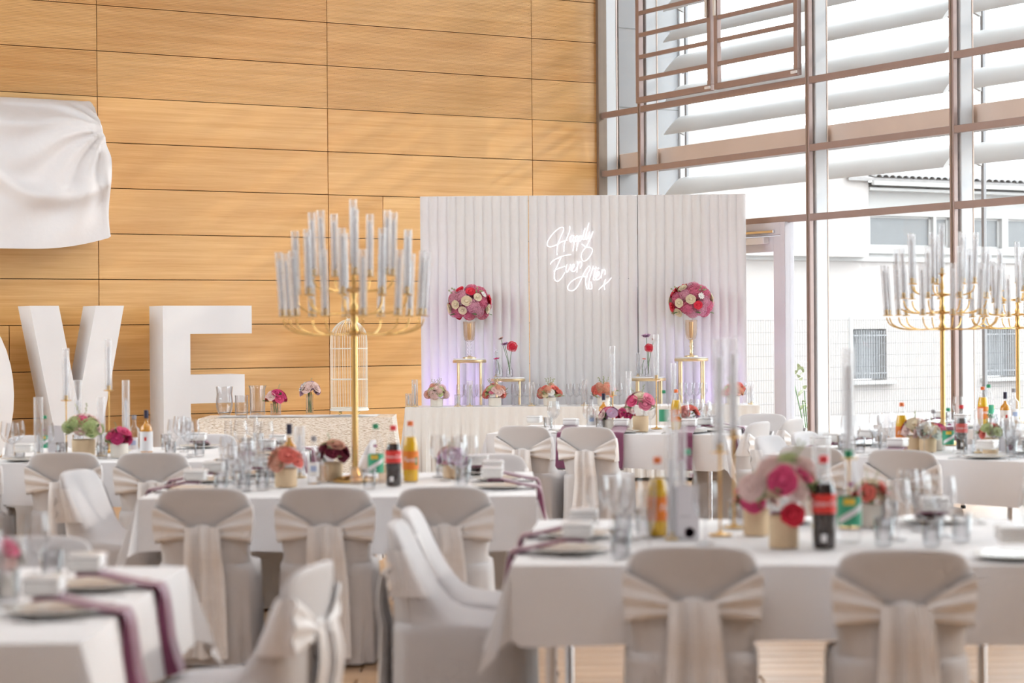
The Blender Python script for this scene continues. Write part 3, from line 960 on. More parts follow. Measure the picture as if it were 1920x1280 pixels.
chair(1.96, 12.72, -33, 'white covered chair with sash, left of two in front of the right table')
chair(2.44, 12.32, -33, 'white covered chair with sash, right of two in front of the right table')
chair(1.95, 13.62, -123, 'white covered chair, nearer of two at the left end of the right table')
chair(2.26, 14.12, -123, 'white covered chair, farther of two at the left end of the right table')
chair(3.36, 16.98, -123, 'small white covered chair far behind the orange soda bottle by the windows')

# ================================================================ TABLEWARE
wine_me = mesh('wine_glass', lathe([(.001, .001), (.034, .001), (.034, .003), (.006, .008), (.004, .02), (.004, .08), (.007, .088), (.027, .100), (.042, .124), (.046, .150), (.044, .180), (.037, .228)], 18, False, False), 'clear_glass', True)
flute_me = mesh('flute_glass', lathe([(.001, .001), (.032, .001), (.032, .003), (.006, .008), (.004, .02), (.004, .07), (.010, .085), (.022, .12), (.025, .16), (.022, .225)], 16, False, False), 'clear_glass', True)
tumbler_me = mesh('tumbler', lathe([(.001, .002), (.030, .002), (.032, .012), (.037, .105), (.0355, .105), (.031, .016), (.001, .014)], 18, False, False), 'clear_glass', True)
plate_me = mesh('plate', lathe([(.001, .004), (.085, .004), (.10, .006), (.142, .016), (.144, .018), (.140, .019), (.098, .010), (.001, .008)], 32, False, False), 'plate_cream', True)
box_me = mesh('favor_box', bevbox((-.055, -.055, 0), (.055, .055, .045), .012), 'china_white', True, 50)
lid_me = mesh('box_lid', bevbox((-.0575, -.0575, .040), (.0575, .0575, .056), .010), 'china_white', True, 50)
fork_me = mesh('fork', join(bevbox((-.005, -.10, 0), (.005, .03, .003), .001), bevbox((-.011, .03, 0), (.011, .06, .003), .001), *[bevbox((x - .0016, .06, 0), (x + .0016, .10, .003), .0007) for x in (-.009, -.003, .003, .009)]), 'chrome')
knife_me = mesh('knife', join(bevbox((-.006, -.11, 0), (.006, -.01, .005), .001), bevbox((-.009, -.01, 0), (.007, .11, .002), .0008)), 'chrome')
def nap_geo(inner=.24, hang=.27, w=.056, twist=.02):
    path = [(-inner, .040), (-inner + .06, .043), (-.12, .030), (-.05, .014), (-.008, .007), (.018, .001), (.026, -.03), (.030, -.10), (.034, -.18), (.036 + twist, -hang)]
    top, bot = [], []
    P = smooth_path([(a, 0, b) for a, b in path], 3)
    rings = []
    for i, p in enumerate(P):
        d = (P[min(i + 1, len(P) - 1)] - P[max(i - 1, 0)]).normalized()
        nrm = Vector((-d.z, 0, d.x)) if True else None
        ww = w * (1 + .12 * i / len(P))
        h = nrm * (.004 + .024 * max(0, (i - 16) / 11))
        a = p + Vector((0, -ww, 0)); b = p + Vector((0, ww, 0)); m = p + Vector((0, .1 * ww, 0)) + nrm * .006
        rings.append([a + h, m + h, b + h, b - h, a - h])
    return loft(rings, True, True)
nap_me = mesh('napkin', nap_geo(), 'napkin_plum', True, 50)
nap_short = mesh('napkin', nap_geo(.26, .20), 'napkin_plum', True, 50)

DIRS = {'R': (1, 0), 'L': (-1, 0), 'F': (0, -1), 'B': (0, 1)}
def setting(T, side, s, phrase, glasses=2, nap=True, boxes=1, cutlery=True, hang=True, plate=True):
    """one cover at table edge `side`, s metres along that edge"""
    d = DIRS[side]
    ex, ey = {'R': (T.L, s), 'L': (0, s), 'F': (s, 0), 'B': (s, T.D)}[side]
    ang = math.atan2(d[1], d[0]) + T.rot
    tx, ty = -d[1], d[0]
    def P(out, lat, z=0.0):
        return T.pt(ex + d[0] * out + tx * lat, ey + d[1] * out + ty * lat, ZT + .003 + z)
    if plate:
        tag(put('plate', plate_me, None, P(-.185, 0)), 'cream plate at the %s' % phrase, 'plate', 'plates on the banquet tables')
    if nap:
        o = put('napkin', nap_me if hang else nap_short, None, P(0, .0, .003), (0, 0, ang))
        tag(o, 'plum napkin at the %s' % phrase, 'napkin', 'plum napkins')
    if boxes:
        b = put('favor_box', box_me, None, P(-.215, .0, .052), (0, 0, ang))
        tag(b, 'white favour box at the %s' % phrase, 'box', 'white favour boxes')
        put('lid', lid_me, b)
    if cutlery:
        tag(put('fork', fork_me, None, P(-.16, -.19), (0, 0, ang + R(90))), 'steel fork at the %s' % phrase, 'fork', 'forks on the tables')
        tag(put('knife', knife_me, None, P(-.16, .19), (0, 0, ang + R(90))), 'steel knife at the %s' % phrase, 'knife', 'knives on the tables')
    if glasses:
        tag(put('wine_glass', wine_me, None, P(-.40, .10)), 'stemmed wine glass at the %s' % phrase, 'wine glass', 'wine glasses')
    if glasses > 1:
        tag(put('tumbler', tumbler_me, None, P(-.37, .20)), 'water tumbler at the %s' % phrase, 'tumbler', 'water tumblers')
    if glasses > 2:
        tag(put('champagne_flute', flute_me, None, P(-.47, .03)), 'champagne flute at the %s' % phrase, 'flute glass', 'champagne flutes')

setting(T0, 'R', .55, 'nearer right-end seat of the front left table', 3)
setting(T0, 'R', 1.13, 'farther right-end seat of the front left table', 3)
setting(T1, 'L', .38, 'nearer left-end seat of the front right table', 3)
setting(T1, 'L', .92, 'farther left-end seat of the front right table', 3)
setting(T1, 'F', 1.72, 'front right corner seat of the front right table', 2, nap=False)
setting(T1, 'B', 1.62, 'far right seat across the front right table', 3)
setting(T1, 'B', 1.02, 'far middle seat across the front right table', 2)
setting(T2, 'R', .45, 'nearer right-end seat of the middle table', 2)
setting(T2, 'R', .98, 'farther right-end seat of the middle table', 3)
setting(T2, 'L', .42, 'nearer left-end seat of the middle table', 3)
setting(T2, 'L', 1.05, 'farther left-end seat of the middle table', 3)
setting(T2, 'B', .42, 'far left seat across the middle table', 3)
setting(T2, 'B', 1.62, 'far right seat across the middle table', 2)
setting(T3, 'F', .25, 'front seat nearest the picture edge at the left table', 3, nap=False)
setting(T3, 'F', 1.65, 'front right seat of the left table', 3, hang=False)
setting(T3, 'B', .55, 'far left seat across the left table', 2)
setting(T3, 'B', 1.15, 'far right seat across the left table', 3)
setting(T3, 'R', .55, 'nearer right-end seat of the left table', 3)
setting(T3, 'R', 1.15, 'farther right-end seat of the left table', 2)
setting(T4, 'F', .62, 'front seat behind the left chair of the centre table', 2)
setting(T4, 'F', 1.02, 'front seat behind the right chair of the centre table', 1)
setting(T4, 'F', 1.55, 'front right seat of the centre table', 2)
setting(T4, 'L', .70, 'left-end seat of the centre table', 2, nap=False)
setting(T4, 'R', .45, 'nearer right-end seat of the centre table', 2)
setting(T4, 'R', 1.0, 'farther right-end seat of the centre table', 2)
setting(T5, 'F', .30, 'front left seat of the right table', 2, nap=False)
setting(T5, 'F', .82, 'front middle seat of the right table', 1)
setting(T5, 'F', 1.40, 'front right seat of the right table', 3, nap=False)
setting(T5, 'L', .60, 'nearer left-end seat of the right table', 2)
setting(T5, 'L', 1.15, 'farther left-end seat of the right table', 2)
setting(T5, 'R', .75, 'right-end seat of the right table', 3)
setting(T6, 'F', .60, 'front seat of the far right table', 2)
setting(T6, 'L', .75, 'left-end seat of the far right table', 2)
# glasses standing in clusters
def loose(me, name, label, cat, group, pts):
    pts = sorted(pts, key=lambda q: q[0] / q[1])
    ords = ['first', 'second', 'third', 'fourth', 'fifth', 'sixth', 'seventh', 'eighth', 'ninth', 'tenth', 'eleventh', 'twelfth', 'thirteenth',
            'fourteenth', 'fifteenth', 'sixteenth', 'seventeenth', 'eighteenth', 'nineteenth', 'twentieth']
    for k, (x, y) in enumerate(pts):
        tag(put(name, me, None, (x, y, ZT + .003)), label + ', ' + ords[k] + ' from the left', cat, group)
loose(wine_me, 'wine_glass', 'wine glass near the juice on the front right table', 'wine glass', 'wine glasses left of the juice', [(ax(1118, 8.0), 8.0), (ax(1142, 8.15), 8.15), (ax(1160, 7.8), 7.8), (ax(1320, 7.6), 7.6)])
loose(wine_me, 'wine_glass', 'wine glass right of the lemonade on the front right table', 'wine glass', 'wine glasses right of the lemonade', [(ax(1682, 7.7), 7.7), (ax(1722, 8.0), 8.0), (ax(1768, 7.8), 7.8), (ax(1700, 8.2), 8.2)])
loose(tumbler_me, 'tumbler', 'loose tumbler on the front right table', 'tumbler', 'tumblers on the front right table', [(ax(1205, 7.9), 7.9), (ax(1655, 7.5), 7.5), (ax(1745, 7.45), 7.45), (ax(1800, 7.6), 7.6)])
loose(wine_me, 'wine_glass', 'loose wine glass inside the middle table', 'wine glass', 'wine glasses on the middle table', [(ax(440, 10.5), 10.5), (ax(462, 10.8), 10.8), (ax(478, 11.1), 11.1), (ax(498, 10.6), 10.6), (ax(425, 11.2), 11.2), (ax(820, 11.2), 11.2), (ax(880, 11.1), 11.1)])
loose(tumbler_me, 'tumbler', 'loose tumbler inside the middle table', 'tumbler', 'tumblers on the middle table', [(ax(490, 10.35), 10.35), (ax(505, 10.9), 10.9), (ax(915, 10.9), 10.9), (ax(690, 10.35), 10.35), (ax(455, 10.3), 10.3)])
loose(wine_me, 'wine_glass', 'wine glass clustered before the letter E', 'wine glass', 'wine glasses before the letter E', [(ax(325, 13.5), 13.5), (ax(343, 13.7), 13.7), (ax(360, 13.4), 13.4), (ax(350, 13.15), 13.15)])
loose(wine_me, 'wine_glass', 'wine glass clustered before the letter O', 'wine glass', 'wine glasses before the letter O', [(ax(12, 13.4), 13.4), (ax(32, 13.5), 13.5), (ax(22, 13.1), 13.1)])
loose(tumbler_me, 'tumbler', 'loose tumbler on the left table', 'tumbler', 'tumblers on the left table', [(ax(35, 13.0), 13.0), (ax(372, 13.2), 13.2), (ax(318, 13.1), 13.1), (ax(190, 13.0), 13.0)])
loose(wine_me, 'wine_glass', 'loose wine glass on the centre table', 'wine glass', 'wine glasses on the centre table', [(ax(1035, 16.4), 16.4), (ax(1218, 16.1), 16.1), (ax(1320, 16.3), 16.3), (ax(1335, 16.0), 16.0), (ax(1310, 16.7), 16.7)])
loose(wine_me, 'wine_glass', 'loose wine glass on the right table', 'wine glass', 'wine glasses on the right table', [(ax(1801, 12.9), 12.9), (ax(1868, 12.75), 12.75), (ax(1905, 12.9), 12.9), (ax(1640, 13.6), 13.6), (ax(1600, 13.4), 13.4), (ax(1915, 12.5), 12.5)])
loose(tumbler_me, 'tumbler', 'loose tumbler on the right table', 'tumbler', 'tumblers on the right table', [(ax(1815, 12.6), 12.6), (ax(1895, 12.6), 12.6), (ax(1580, 13.5), 13.5), (ax(1655, 13.2), 13.2)])
loose(wine_me, 'wine_glass', 'small glass along the bridal table', 'wine glass', 'glasses along the bridal table', [(ax(p, 21.7), 21.7) for p in (862, 876, 888, 898, 965, 975, 988, 1005, 1068, 1080, 1092, 1160, 1280, 1292, 1305, 1318, 1345, 1392, 1402)])

# ================================================================ CANDLES
def stick(px, Y, stem, tlen, label, tr=.023, zt=ZT + .003, X=None, name='candlestick'):
    t = thing(name, label, 'candlestick', (ax(px, Y) if X is None else X, Y, zt), 0, 'gold candlesticks with glass tubes')
    obj('base', lathe([(.045, 0), (.045, .006), (.012, .012), (.005, .022)], 16), 'gold', t, smooth=True, angle=40)
    obj('stem', lathe([(.0045, .018), (.0045, stem)], 8), 'gold', t, smooth=True, angle=60)
    obj('dish', lathe([(.006, stem - .004), (.034, stem), (.036, stem + .004), (.012, stem + .006), (.012, stem + .035), (.001, stem + .035)], 16), 'gold', t, smooth=True, angle=40)
    obj('candle', lathe([(.010, stem + .02), (.010, stem + tlen * .82), (.004, stem + tlen * .84), (.001, stem + tlen * .86)], 10), 'candle_wax', t, smooth=True, angle=60)
    obj('glass_tube', lathe([(tr, stem + .006), (tr, stem + tlen), (tr - .0025, stem + tlen), (tr - .0025, stem + .008)], 20, False, False), 'tube_glass', t, smooth=True, angle=60)
def hurricane(px, Y, h, label, tr=.026, zt=ZT + .003, cf=.7, cat='candle'):
    t = thing('hurricane_candle', label, cat, (ax(px, Y), Y, zt), 0, 'glass tube candles standing on tables')
    obj('base', lathe([(tr + .006, 0), (tr + .006, .008), (.012, .012), (.012, .03), (.001, .03)], 16), 'gold_pale', t, smooth=True, angle=40)
    obj('candle', lathe([(.011, .012), (.011, h * cf), (.004, h * cf + .008), (.001, h * cf + .02)], 10), 'candle_wax', t, smooth=True, angle=60)
    obj('glass_tube', lathe([(tr, .008), (tr, h), (tr - .0025, h), (tr - .0025, .010)], 20, False, False), 'tube_glass', t, smooth=True, angle=60)
# left table
def top_at(px, py, Y): return az(px, py, Y) - ZT
stick(123, 13.5, top_at(123, 752, 13.5), .345, 'gold candlestick with glass tube before the letter V, left of the pair')
stick(203, 13.7, top_at(203, 733, 13.7), .345, 'tallest gold candlestick with glass tube, right of the letter V')
hurricane(235, 13.9, top_at(235, 713, 13.9), 'tall glass tube candle between the letters V and E')
hurricane(145, 13.9, top_at(145, 713, 13.9), 'glass tube candle in front of the middle of the letter V')
hurricane(71, 13.3, top_at(71, 745, 13.3), 'glass tube candle before the gap left of the letter V', .03, cf=.35)
hurricane(188, 13.3, top_at(188, 745, 13.3), 'glass tube candle right of the big flower pot on the left table', .028, cf=.35)
# middle table
hurricane(560, 11.2, top_at(560, 800, 11.2), 'glass tube candle between the two flower pots on the middle table', .03, cf=.8)
# centre table
stick(1148, 16.6, top_at(1148, 742, 16.6), .40, 'thin tall candlestick left of centre on the centre table')
stick(1178, 16.5, top_at(1178, 790, 16.5), .40, 'short candlestick among the pink pots on the centre table')
stick(1230, 16.4, top_at(1230, 712, 16.4), .36, 'tallest gold-stemmed candlestick on the centre table')
stick(1262, 16.5, top_at(1262, 770, 16.5), .38, 'candlestick behind the orange bottle cap on the centre table')
# front right table
hurricane(1257, 7.75, top_at(1257, 768, 7.75), 'blurred glass tube candle beside the orange juice bottle, left of the menu card', .02, cf=.6)
hurricane(1276, 8.1, top_at(1276, 790, 8.1), 'blurred glass tube candle directly behind the menu card', .02, cf=.6)
stick(1348, 7.9, top_at(1348, 850, 7.9), .44, 'tall gold-stemmed candlestick left of the big flower pot', .026)
stick(1374, 8.2, top_at(1374, 822, 8.2), .40, 'tall candlestick with wide glass tube behind the big flower pot', .022)
stick(1590, 8.15, top_at(1590, 862, 8.15), .44, 'tall gold-stemmed candlestick behind the lemonade bottle', .024)
hurricane(1538, 8.2, top_at(1538, 812, 8.2), 'wide glass tube candle right behind the cola bottle', .036, cf=.5)
# right table and beyond
hurricane(1833, 12.95, top_at(1833, 766, 12.95), 'glass tube candle beside the tan pot on the right table', .03, cf=.6)
hurricane(1672, 13.9, top_at(1672, 790, 13.9), 'glass tube candle left of the orange soda bottle', .026, cf=.4)
# bridal table candles
for px, py, ph in ((765, 738, 'short pillar at its left end'), (777, 712, 'tall pillar at its left end'), (857, 740, 'left of the first stand'), (880, 714, 'before the tall left stand'), (996, 716, 'left of the middle flowers'), (1095, 713, 'right of the middle flowers'), (1345, 712, 'before the tall right stand'), (1365, 738, 'short one near its right end'), (1408, 716, 'at its far right end')):
    hurricane(px, 21.6, top_at(px, py, 21.6), 'glass tube candle on the bridal table, ' + ph, .032, cf=.8)

# ================================================================ CANDELABRA
def candelabrum(x, y, label, rz):
    t = thing('candelabrum', label, 'candelabrum', (x, y, ZT + .003), rz, 'tall gold candelabra')
    obj('base', lathe([(.12, 0), (.12, .012), (.10, .022), (.03, .034), (.02, .06), (.017, .07)], 24), 'gold', t, smooth=True, angle=40)
    obj('pole', lathe([(.0165, .06), (.0165, .80)], 14), 'gold', t, smooth=True, angle=60)
    obj('finial_stem', lathe([(.014, .78), (.026, .80), (.012, .83), (.022, .86), (.010, .90), (.024, .925), (.010, .95), (.016, .99), (.008, 1.04), (.014, 1.06), (.006, 1.12), (.012, 1.15)], 14), 'gold', t, smooth=True)
    for z in (.785, .895, 1.015):
        obj('hub', lathe([(.02, z - .014), (.05, z - .008), (.052, z + .006), (.02, z + .016)], 16), 'gold', t, smooth=True, angle=40)
    tiers = ((12, .375, .785, .872, .11, .0), (9, .300, .895, .985, .10, .3), (7, .215, 1.015, 1.085, .07, .15))
    TL = .345
    cup = lathe([(.001, 0), (.026, .002), (.028, .006), (.011, .009), (.011, .045), (.001, .045)], 12)
    cup_me = mesh('candle_cup', cup, 'gold', True, 40)
    can_me = mesh('candle', lathe([(.009, .03), (.009, TL * .86), (.001, TL * .9)], 8), 'candle_wax', True, 60)
    tub_me = mesh('glass_tube', lathe([(.0205, .006), (.0205, TL), (.0185, TL), (.0185, .008)], 16, False, False), 'tube_glass', True, 60)
    for (n, rad, z0, z1, bend, off) in tiers:
        arm = tube(smooth_path([(.03, 0, z0), (rad * .55, 0, z0 - .006), (rad * .80, 0, z0 + .006), (rad * .95, 0, z0 + (z1 - z0) * .4), (rad, 0, z1 - .01)], 4), .0052, 6)
        arm_me = mesh('arm', arm, 'gold', True)
        for k in range(n):
            a = 2 * math.pi * (k + off) / n
            ar = put('arm', arm_me, t, (0, 0, 0), (0, 0, a))
            tilt = R(3.5) if n == 12 else R(1.5)
            for nm, me in (('candle_cup', cup_me), ('candle', can_me), ('glass_tube', tub_me)):
                put(nm, me, ar, (rad, 0, z1), (0, tilt, 0))
    for nm, me in (('candle_cup', cup_me), ('candle', can_me), ('glass_tube', tub_me)):
        put(nm, me, t, (0, 0, 1.150))
    return t
candelabrum(ax(664, 10.9), 10.9, 'tall gold candelabrum with many glass-tubed candles on the middle table, largest of three', .2)
candelabrum(ax(1767, 13.9), 13.9, 'tall gold candelabrum in front of the window mullion on the right table', .5)
candelabrum(ax(1908, 16.9), 16.9, 'farthest gold candelabrum cut by the right picture edge', .1)
for k, (dx, dy) in enumerate(((-.17, -.05), (.16, -.1), (.02, -.2))):
    v = obj('votive_glass', lathe([(.001, .002), (.03, .002), (.032, .09), (.029, .09), (.027, .01), (.001, .01)], 16, False, False), 'smoked_gold_glass', loc=(ax(664, 10.9) + dx, 10.9 + dy, ZT + .003), smooth=True, angle=50)
    tag(v, 'small amber glass votive at the %s of the largest candelabrum foot' % ('left', 'right', 'front')[k], 'votive', 'votives around the candelabrum')

# ================================================================ BOTTLES
def text_geo(s, size, shear=0.0):
    c = bpy.data.curves.new('t', 'FONT')
    c.body = s; c.size = size; c.align_x = 'CENTER'; c.align_y = 'CENTER'; c.extrude = 0.0; c.shear = shear; c.resolution_u = 3
    o = bpy.data.objects.new('t', c); COL.objects.link(o)
    dg = bpy.context.evaluated_depsgraph_get()
    m = o.evaluated_get(dg).to_mesh()
    V = [tuple(v.co) for v in m.vertices]; F = [tuple(p.vertices) for p in m.polygons]
    o.evaluated_get(dg).to_mesh_clear()
    bpy.data.objects.remove(o); bpy.data.curves.remove(c)
    return V, F
def wrap(geo, r, z, a0=-90):
    V, F = geo
    return [(r * math.cos(R(a0) + x / r), r * math.sin(R(a0) + x / r), z + y) for x, y, _ in V], F
def patch(r, z0, z1, a0, a1, n=8):
    return gridg(n, 2, lambda u, v: (r * math.cos(R(a0 + (a1 - a0) * u)), r * math.sin(R(a0 + (a1 - a0) * u)), z0 + (z1 - z0) * v))
cola_txt = text_geo('Coca-Cola', .026, .35)
fanta_txt = text_geo('Fanta', .036, .15)
BP = [(.001, 0), (.034, 0), (.039, .008), (.040, .05), (.038, .075), (.040, .10), (.040, .165), (.036, .195), (.026, .235), (.016, .265), (.0125, .285), (.0125, .292)]
glass_b = mesh('bottle_glass', lathe(BP, 20, False, False), 'bottle_clear', True)
cap_g = lathe([(.0155, .280), (.0155, .302), (.013, .305), (.001, .305)], 14)
def cut(prof, zmax, inset=.002):
    out = []
    for (a, b) in zip(prof, prof[1:]):
        out.append((max(.001, a[0] - inset), a[1] + (.002 if a[1] == 0 else 0)))
        if b[1] >= zmax:
            t = (zmax - a[1]) / (b[1] - a[1]); out.append((a[0] + (b[0] - a[0]) * t - inset, zmax)); break
    return out
cyl = lambda r, z0, z1: lathe([(r, z0), (r, z1)], 24, False, False)
BOT = {}
def bottle(kind, px, Y, label, sc_=1.0, rot=0.0):
    t = thing('soda_bottle' if kind in ('orange', 'cola', 'lemon') else 'liquor_bottle', label, 'bottle', (ax(px, Y), Y, ZT + .003), R(rot), 'bottles on the tables')
    def P(name, geo, mat, parent=None, smooth=True, ang=40):
        key = (kind, name)
        if key not in BOT: BOT[key] = mesh(name, geo(), mat, smooth, ang)
        return put(name, BOT[key], parent or t)
    if kind in ('orange', 'cola', 'lemon'):
        put('bottle_glass', glass_b, t)
        if kind == 'orange':
            P('drink', lambda: lathe(cut(BP, .225), 20), 'orange_drink')
            lb = P('label', lambda: cyl(.0408, .062, .155), 'orange_label')
            P('brand_lettering', lambda: wrap(fanta_txt, .0414, .112), 'white_print', lb, False)
            P('leaf_print', lambda: patch(.0412, .085, .125, -52, -30), 'leaf', lb)
            P('cap', lambda: cap_g, 'cap_orange')
        elif kind == 'cola':
            P('drink', lambda: lathe(cut(BP, .215), 20), 'cola_drink')
            lb = P('label', lambda: cyl(.0408, .118, .180), 'red_label')
            P('brand_lettering', lambda: wrap(cola_txt, .0414, .150), 'white_print', lb, False)
            P('label_white_patch', lambda: patch(.0413, .025, .050, -112, -88), 'white_print')
            P('cap', lambda: cap_g, 'cap_red')
        else:
            lb = P('label', lambda: cyl(.0408, .055, .150), 'green_label')
            P('yellow_print', lambda: patch(.0413, .125, .147, -125, -70), 'yellow_print', lb)
            P('white_swoosh', lambda: wrap(gridg(8, 2, lambda u, v: ((u - .5) * .09, (u - .5) * .05 + v * .022, 0)), .0415, .085), 'white_print', lb)
            P('neck_print', lambda: patch(.037, .188, .200, -105, -75), 'print_plum')
            P('cap', lambda: cap_g, 'cap_green')
    elif kind == 'whisky':
        WP = [(.001, 0), (.036, 0), (.039, .01), (.039, .15), (.034, .172), (.016, .19), (.0125, .20), (.0125, .24)]
        P('drink', lambda: lathe(cut(WP, .21), 18), 'whisky')
        P('bottle_glass', lambda: lathe(WP, 18, False, False), 'bottle_clear')
        lb = P('label', lambda: cyl(.0398, .02, .142), 'white_print')
        P('emblem', lambda: patch(.0404, .085, .108, -100, -80), 'red_label', lb)
        P('cap', lambda: lathe([(.014, .225), (.0145, .275), (.001, .277)], 14), 'cap_navy')
    elif kind == 'vodka':
        VP = [(.001, 0), (.036, 0), (.038, .01), (.038, .15), (.035, .17), (.017, .19), (.0135, .20), (.0135, .245)]
        P('bottle_glass', lambda: lathe(VP, 18, False, False), 'clear_glass')
        lb = P('label', lambda: patch(.0385, .04, .12, -140, -40, 12), 'white_print')
        P('blue_print', lambda: patch(.0391, .07, .10, -115, -65), 'blue_print', lb)
        P('cap', lambda: lathe([(.015, .235), (.0155, .262), (.001, .264)], 14), 'cap_grey')
    t.scale = (sc_,) * 3
    return t
bottle('cola', 1543, 7.40, 'cola bottle with red label and red cap on the front right table', 1.10)
bottle('lemon', 1590, 7.62, 'clear lemonade bottle with green label on the front right table', 1.12)
bottle('orange', 1231, 7.88, 'orange soda bottle left of the menu card on the front right table', 1.0, 60)
bottle('lemon', 1287, 8.4, 'clear bottle behind the menu card on the front right table', 1.0, 150)
bottle('cola', 736, 10.55, 'cola bottle with red label on the middle table', 1.02)
bottle('lemon', 703, 10.75, 'clear lemonade bottle with green cap on the middle table', 1.02)
bottle('orange', 768, 10.85, 'orange soda bottle with orange label on the middle table', 1.05)
bottle('vodka', 587, 10.75, 'clear vodka bottle with blue label on the middle table', .95)
bottle('whisky', 541, 11.0, 'amber liquor bottle behind the peach roses on the middle table', 1.10)
bottle('whisky', 273, 13.5, 'amber whisky bottle with white label before the letter E', 1.05)
bottle('vodka', 250, 13.35, 'clear vodka bottle left of the whisky on the left table', 1.0)
bottle('lemon', 83, 13.5, 'green-labelled lemonade bottle behind the glass tube on the left table', .85)
bottle('orange', 1267, 16.2, 'orange soda bottle on the centre table', 1.05)
bottle('whisky', 1131, 16.3, 'amber liquor bottle with dark cap on the centre table', 1.05)
bottle('vodka', 1108, 16.2, 'clear square-shouldered vodka bottle on the centre table', 1.05)
bottle('lemon', 1244, 16.5, 'clear soda bottle left of the orange bottle on the centre table', 1.0, 100)
bottle('orange', 1690, 13.25, 'orange soda bottle with orange label on the right table', 1.02)
bottle('lemon', 1777, 13.0, 'green-labelled lemonade bottle on the right table', .93)
bottle('cola', 1802, 13.3, 'cola bottle with pink-red cap behind a wine glass on the right table', .95)
bottle('vodka', 1749, 13.6, 'small clear spirit bottle behind the pots on the right table', .95)
bottle('orange', 1842, 16.3, 'distant orange soda bottle on the far right table', 1.05)
bottle('lemon', 1853, 16.6, 'distant clear bottle beside the orange one on the far right table', 1.08, 90)
bottle('whisky', 1884, 15.9, 'distant whisky bottle with white label on the far right table', 1.05)
bottle('vodka', 1900, 16.4, 'distant clear vodka bottle on the far right table', 1.15)

# ================================================================ FLOWERS
def rose_geo(seed=1):
    rnd = random.Random(seed); parts = []
    for n, tilt, ln, wd, off in ((6, 62, .95, .75, 0), (5, 40, .85, .62, .4), (4, 20, .70, .5, .2)):
        for k in range(n):
            a = 2 * math.pi * (k + off) / n + rnd.uniform(-.1, .1)
            tl = R(tilt + rnd.uniform(-6, 6))
            def fn(u, v, tl=tl, ln=ln, wd=wd):
                x = (u - .5) * 2 * wd * math.sin(math.pi * min(1, .18 + v * .62))
                rr = ln * v
                out = math.sin(tl) * rr * (.35 + .65 * v); up = math.cos(tl * .8) * rr * (1 - .25 * v * v)
                cup = -.28 * x * x / max(wd, .1)
                return (out + cup + .05, x, up - .25)
            parts.append(xf(gridg(4, 4, fn), Matrix.Rotation(a, 4, 'Z')))
    parts.append(move(lathe([(.001, -.3), (.3, -.2), (.34, .15), (.22, .4), (.05, .48)], 8), (0, 0, 0)))
    return join(*parts)
def hyd_geo(seed=2, n=100):
    rnd = random.Random(seed); parts = []
    for k in range(n):
        z = 1 - 1.75 * (k + .5) / n; r = math.sqrt(max(0, 1 - z * z)); a = k * 2.39996
        d = Vector((r * math.cos(a), r * math.sin(a), z)); q = d.to_track_quat('Z', 'Y').to_matrix().to_4x4()
        s = .20 * rnd.uniform(.8, 1.15); rot = Matrix.Rotation(rnd.random() * 6, 4, 'Z')
        fl_ = []
        for m in range(4):
            c = R(90 * m)
            fl_.append(xf(([(0, 0, 0), (s * .8, -s * .42, .07), (s * 1.0, 0, -.03), (s * .8, s * .42, .07)], [(0, 1, 2, 3)]), Matrix.Rotation(c, 4, 'Z')))
        parts.append(xf(join(*fl_), Matrix.Translation(d * rnd.uniform(.86, 1.0)) @ q @ rot))
    parts.append(lathe([(.001, -.7), (.5, -.5), (.68, 0), (.5, .5), (.001, .7)], 10))
    return join(*parts)
def daisy_geo():
    parts = []
    for k in range(9):
        a = 2 * math.pi * k / 9
        parts.append(xf(gridg(3, 3, lambda u, v: (.15 + v * .85, (u - .5) * .55 * math.sin(math.pi * (.2 + .6 * v)), .12 * v - .1 * abs(u - .5))), Matrix.Rotation(a, 4, 'Z')))
    parts.append(lathe([(.3, 0), (.26, .12), (.05, .18)], 10))
    return join(*parts)
FG = {'rose': rose_geo(), 'hydrangea': hyd_geo(), 'daisy': daisy_geo()}
FM = {}
def fmesh(kind, col):
    if (kind, col) not in FM: FM[(kind, col)] = mesh(kind, FG[kind], 'fl_' + col, False)
    return FM[(kind, col)]
leaf_m = {}
for m_ in ('leaf', 'leaf_pale'):
    leaf_m[m_] = mesh('leaf', gridg(4, 6, lambda u, v: ((u - .5) * .5 * math.sin(math.pi * min(1, .08 + v * .9)), v, .12 * math.sin(v * 2.4) - .18 * abs(u - .5))), m_, True)
sprig_me = mesh('sprig', join(tube([(0, 0, 0), (.02, 0, .5), (.1, 0, 1)], .012, 5), *[move(lathe([(.001, -.05), (.05, 0), (.001, .05)], 6), (.02 + .09 * k / 5, .04 * (-1) ** k, .4 + .12 * k)) for k in range(6)]), 'leaf_pale')
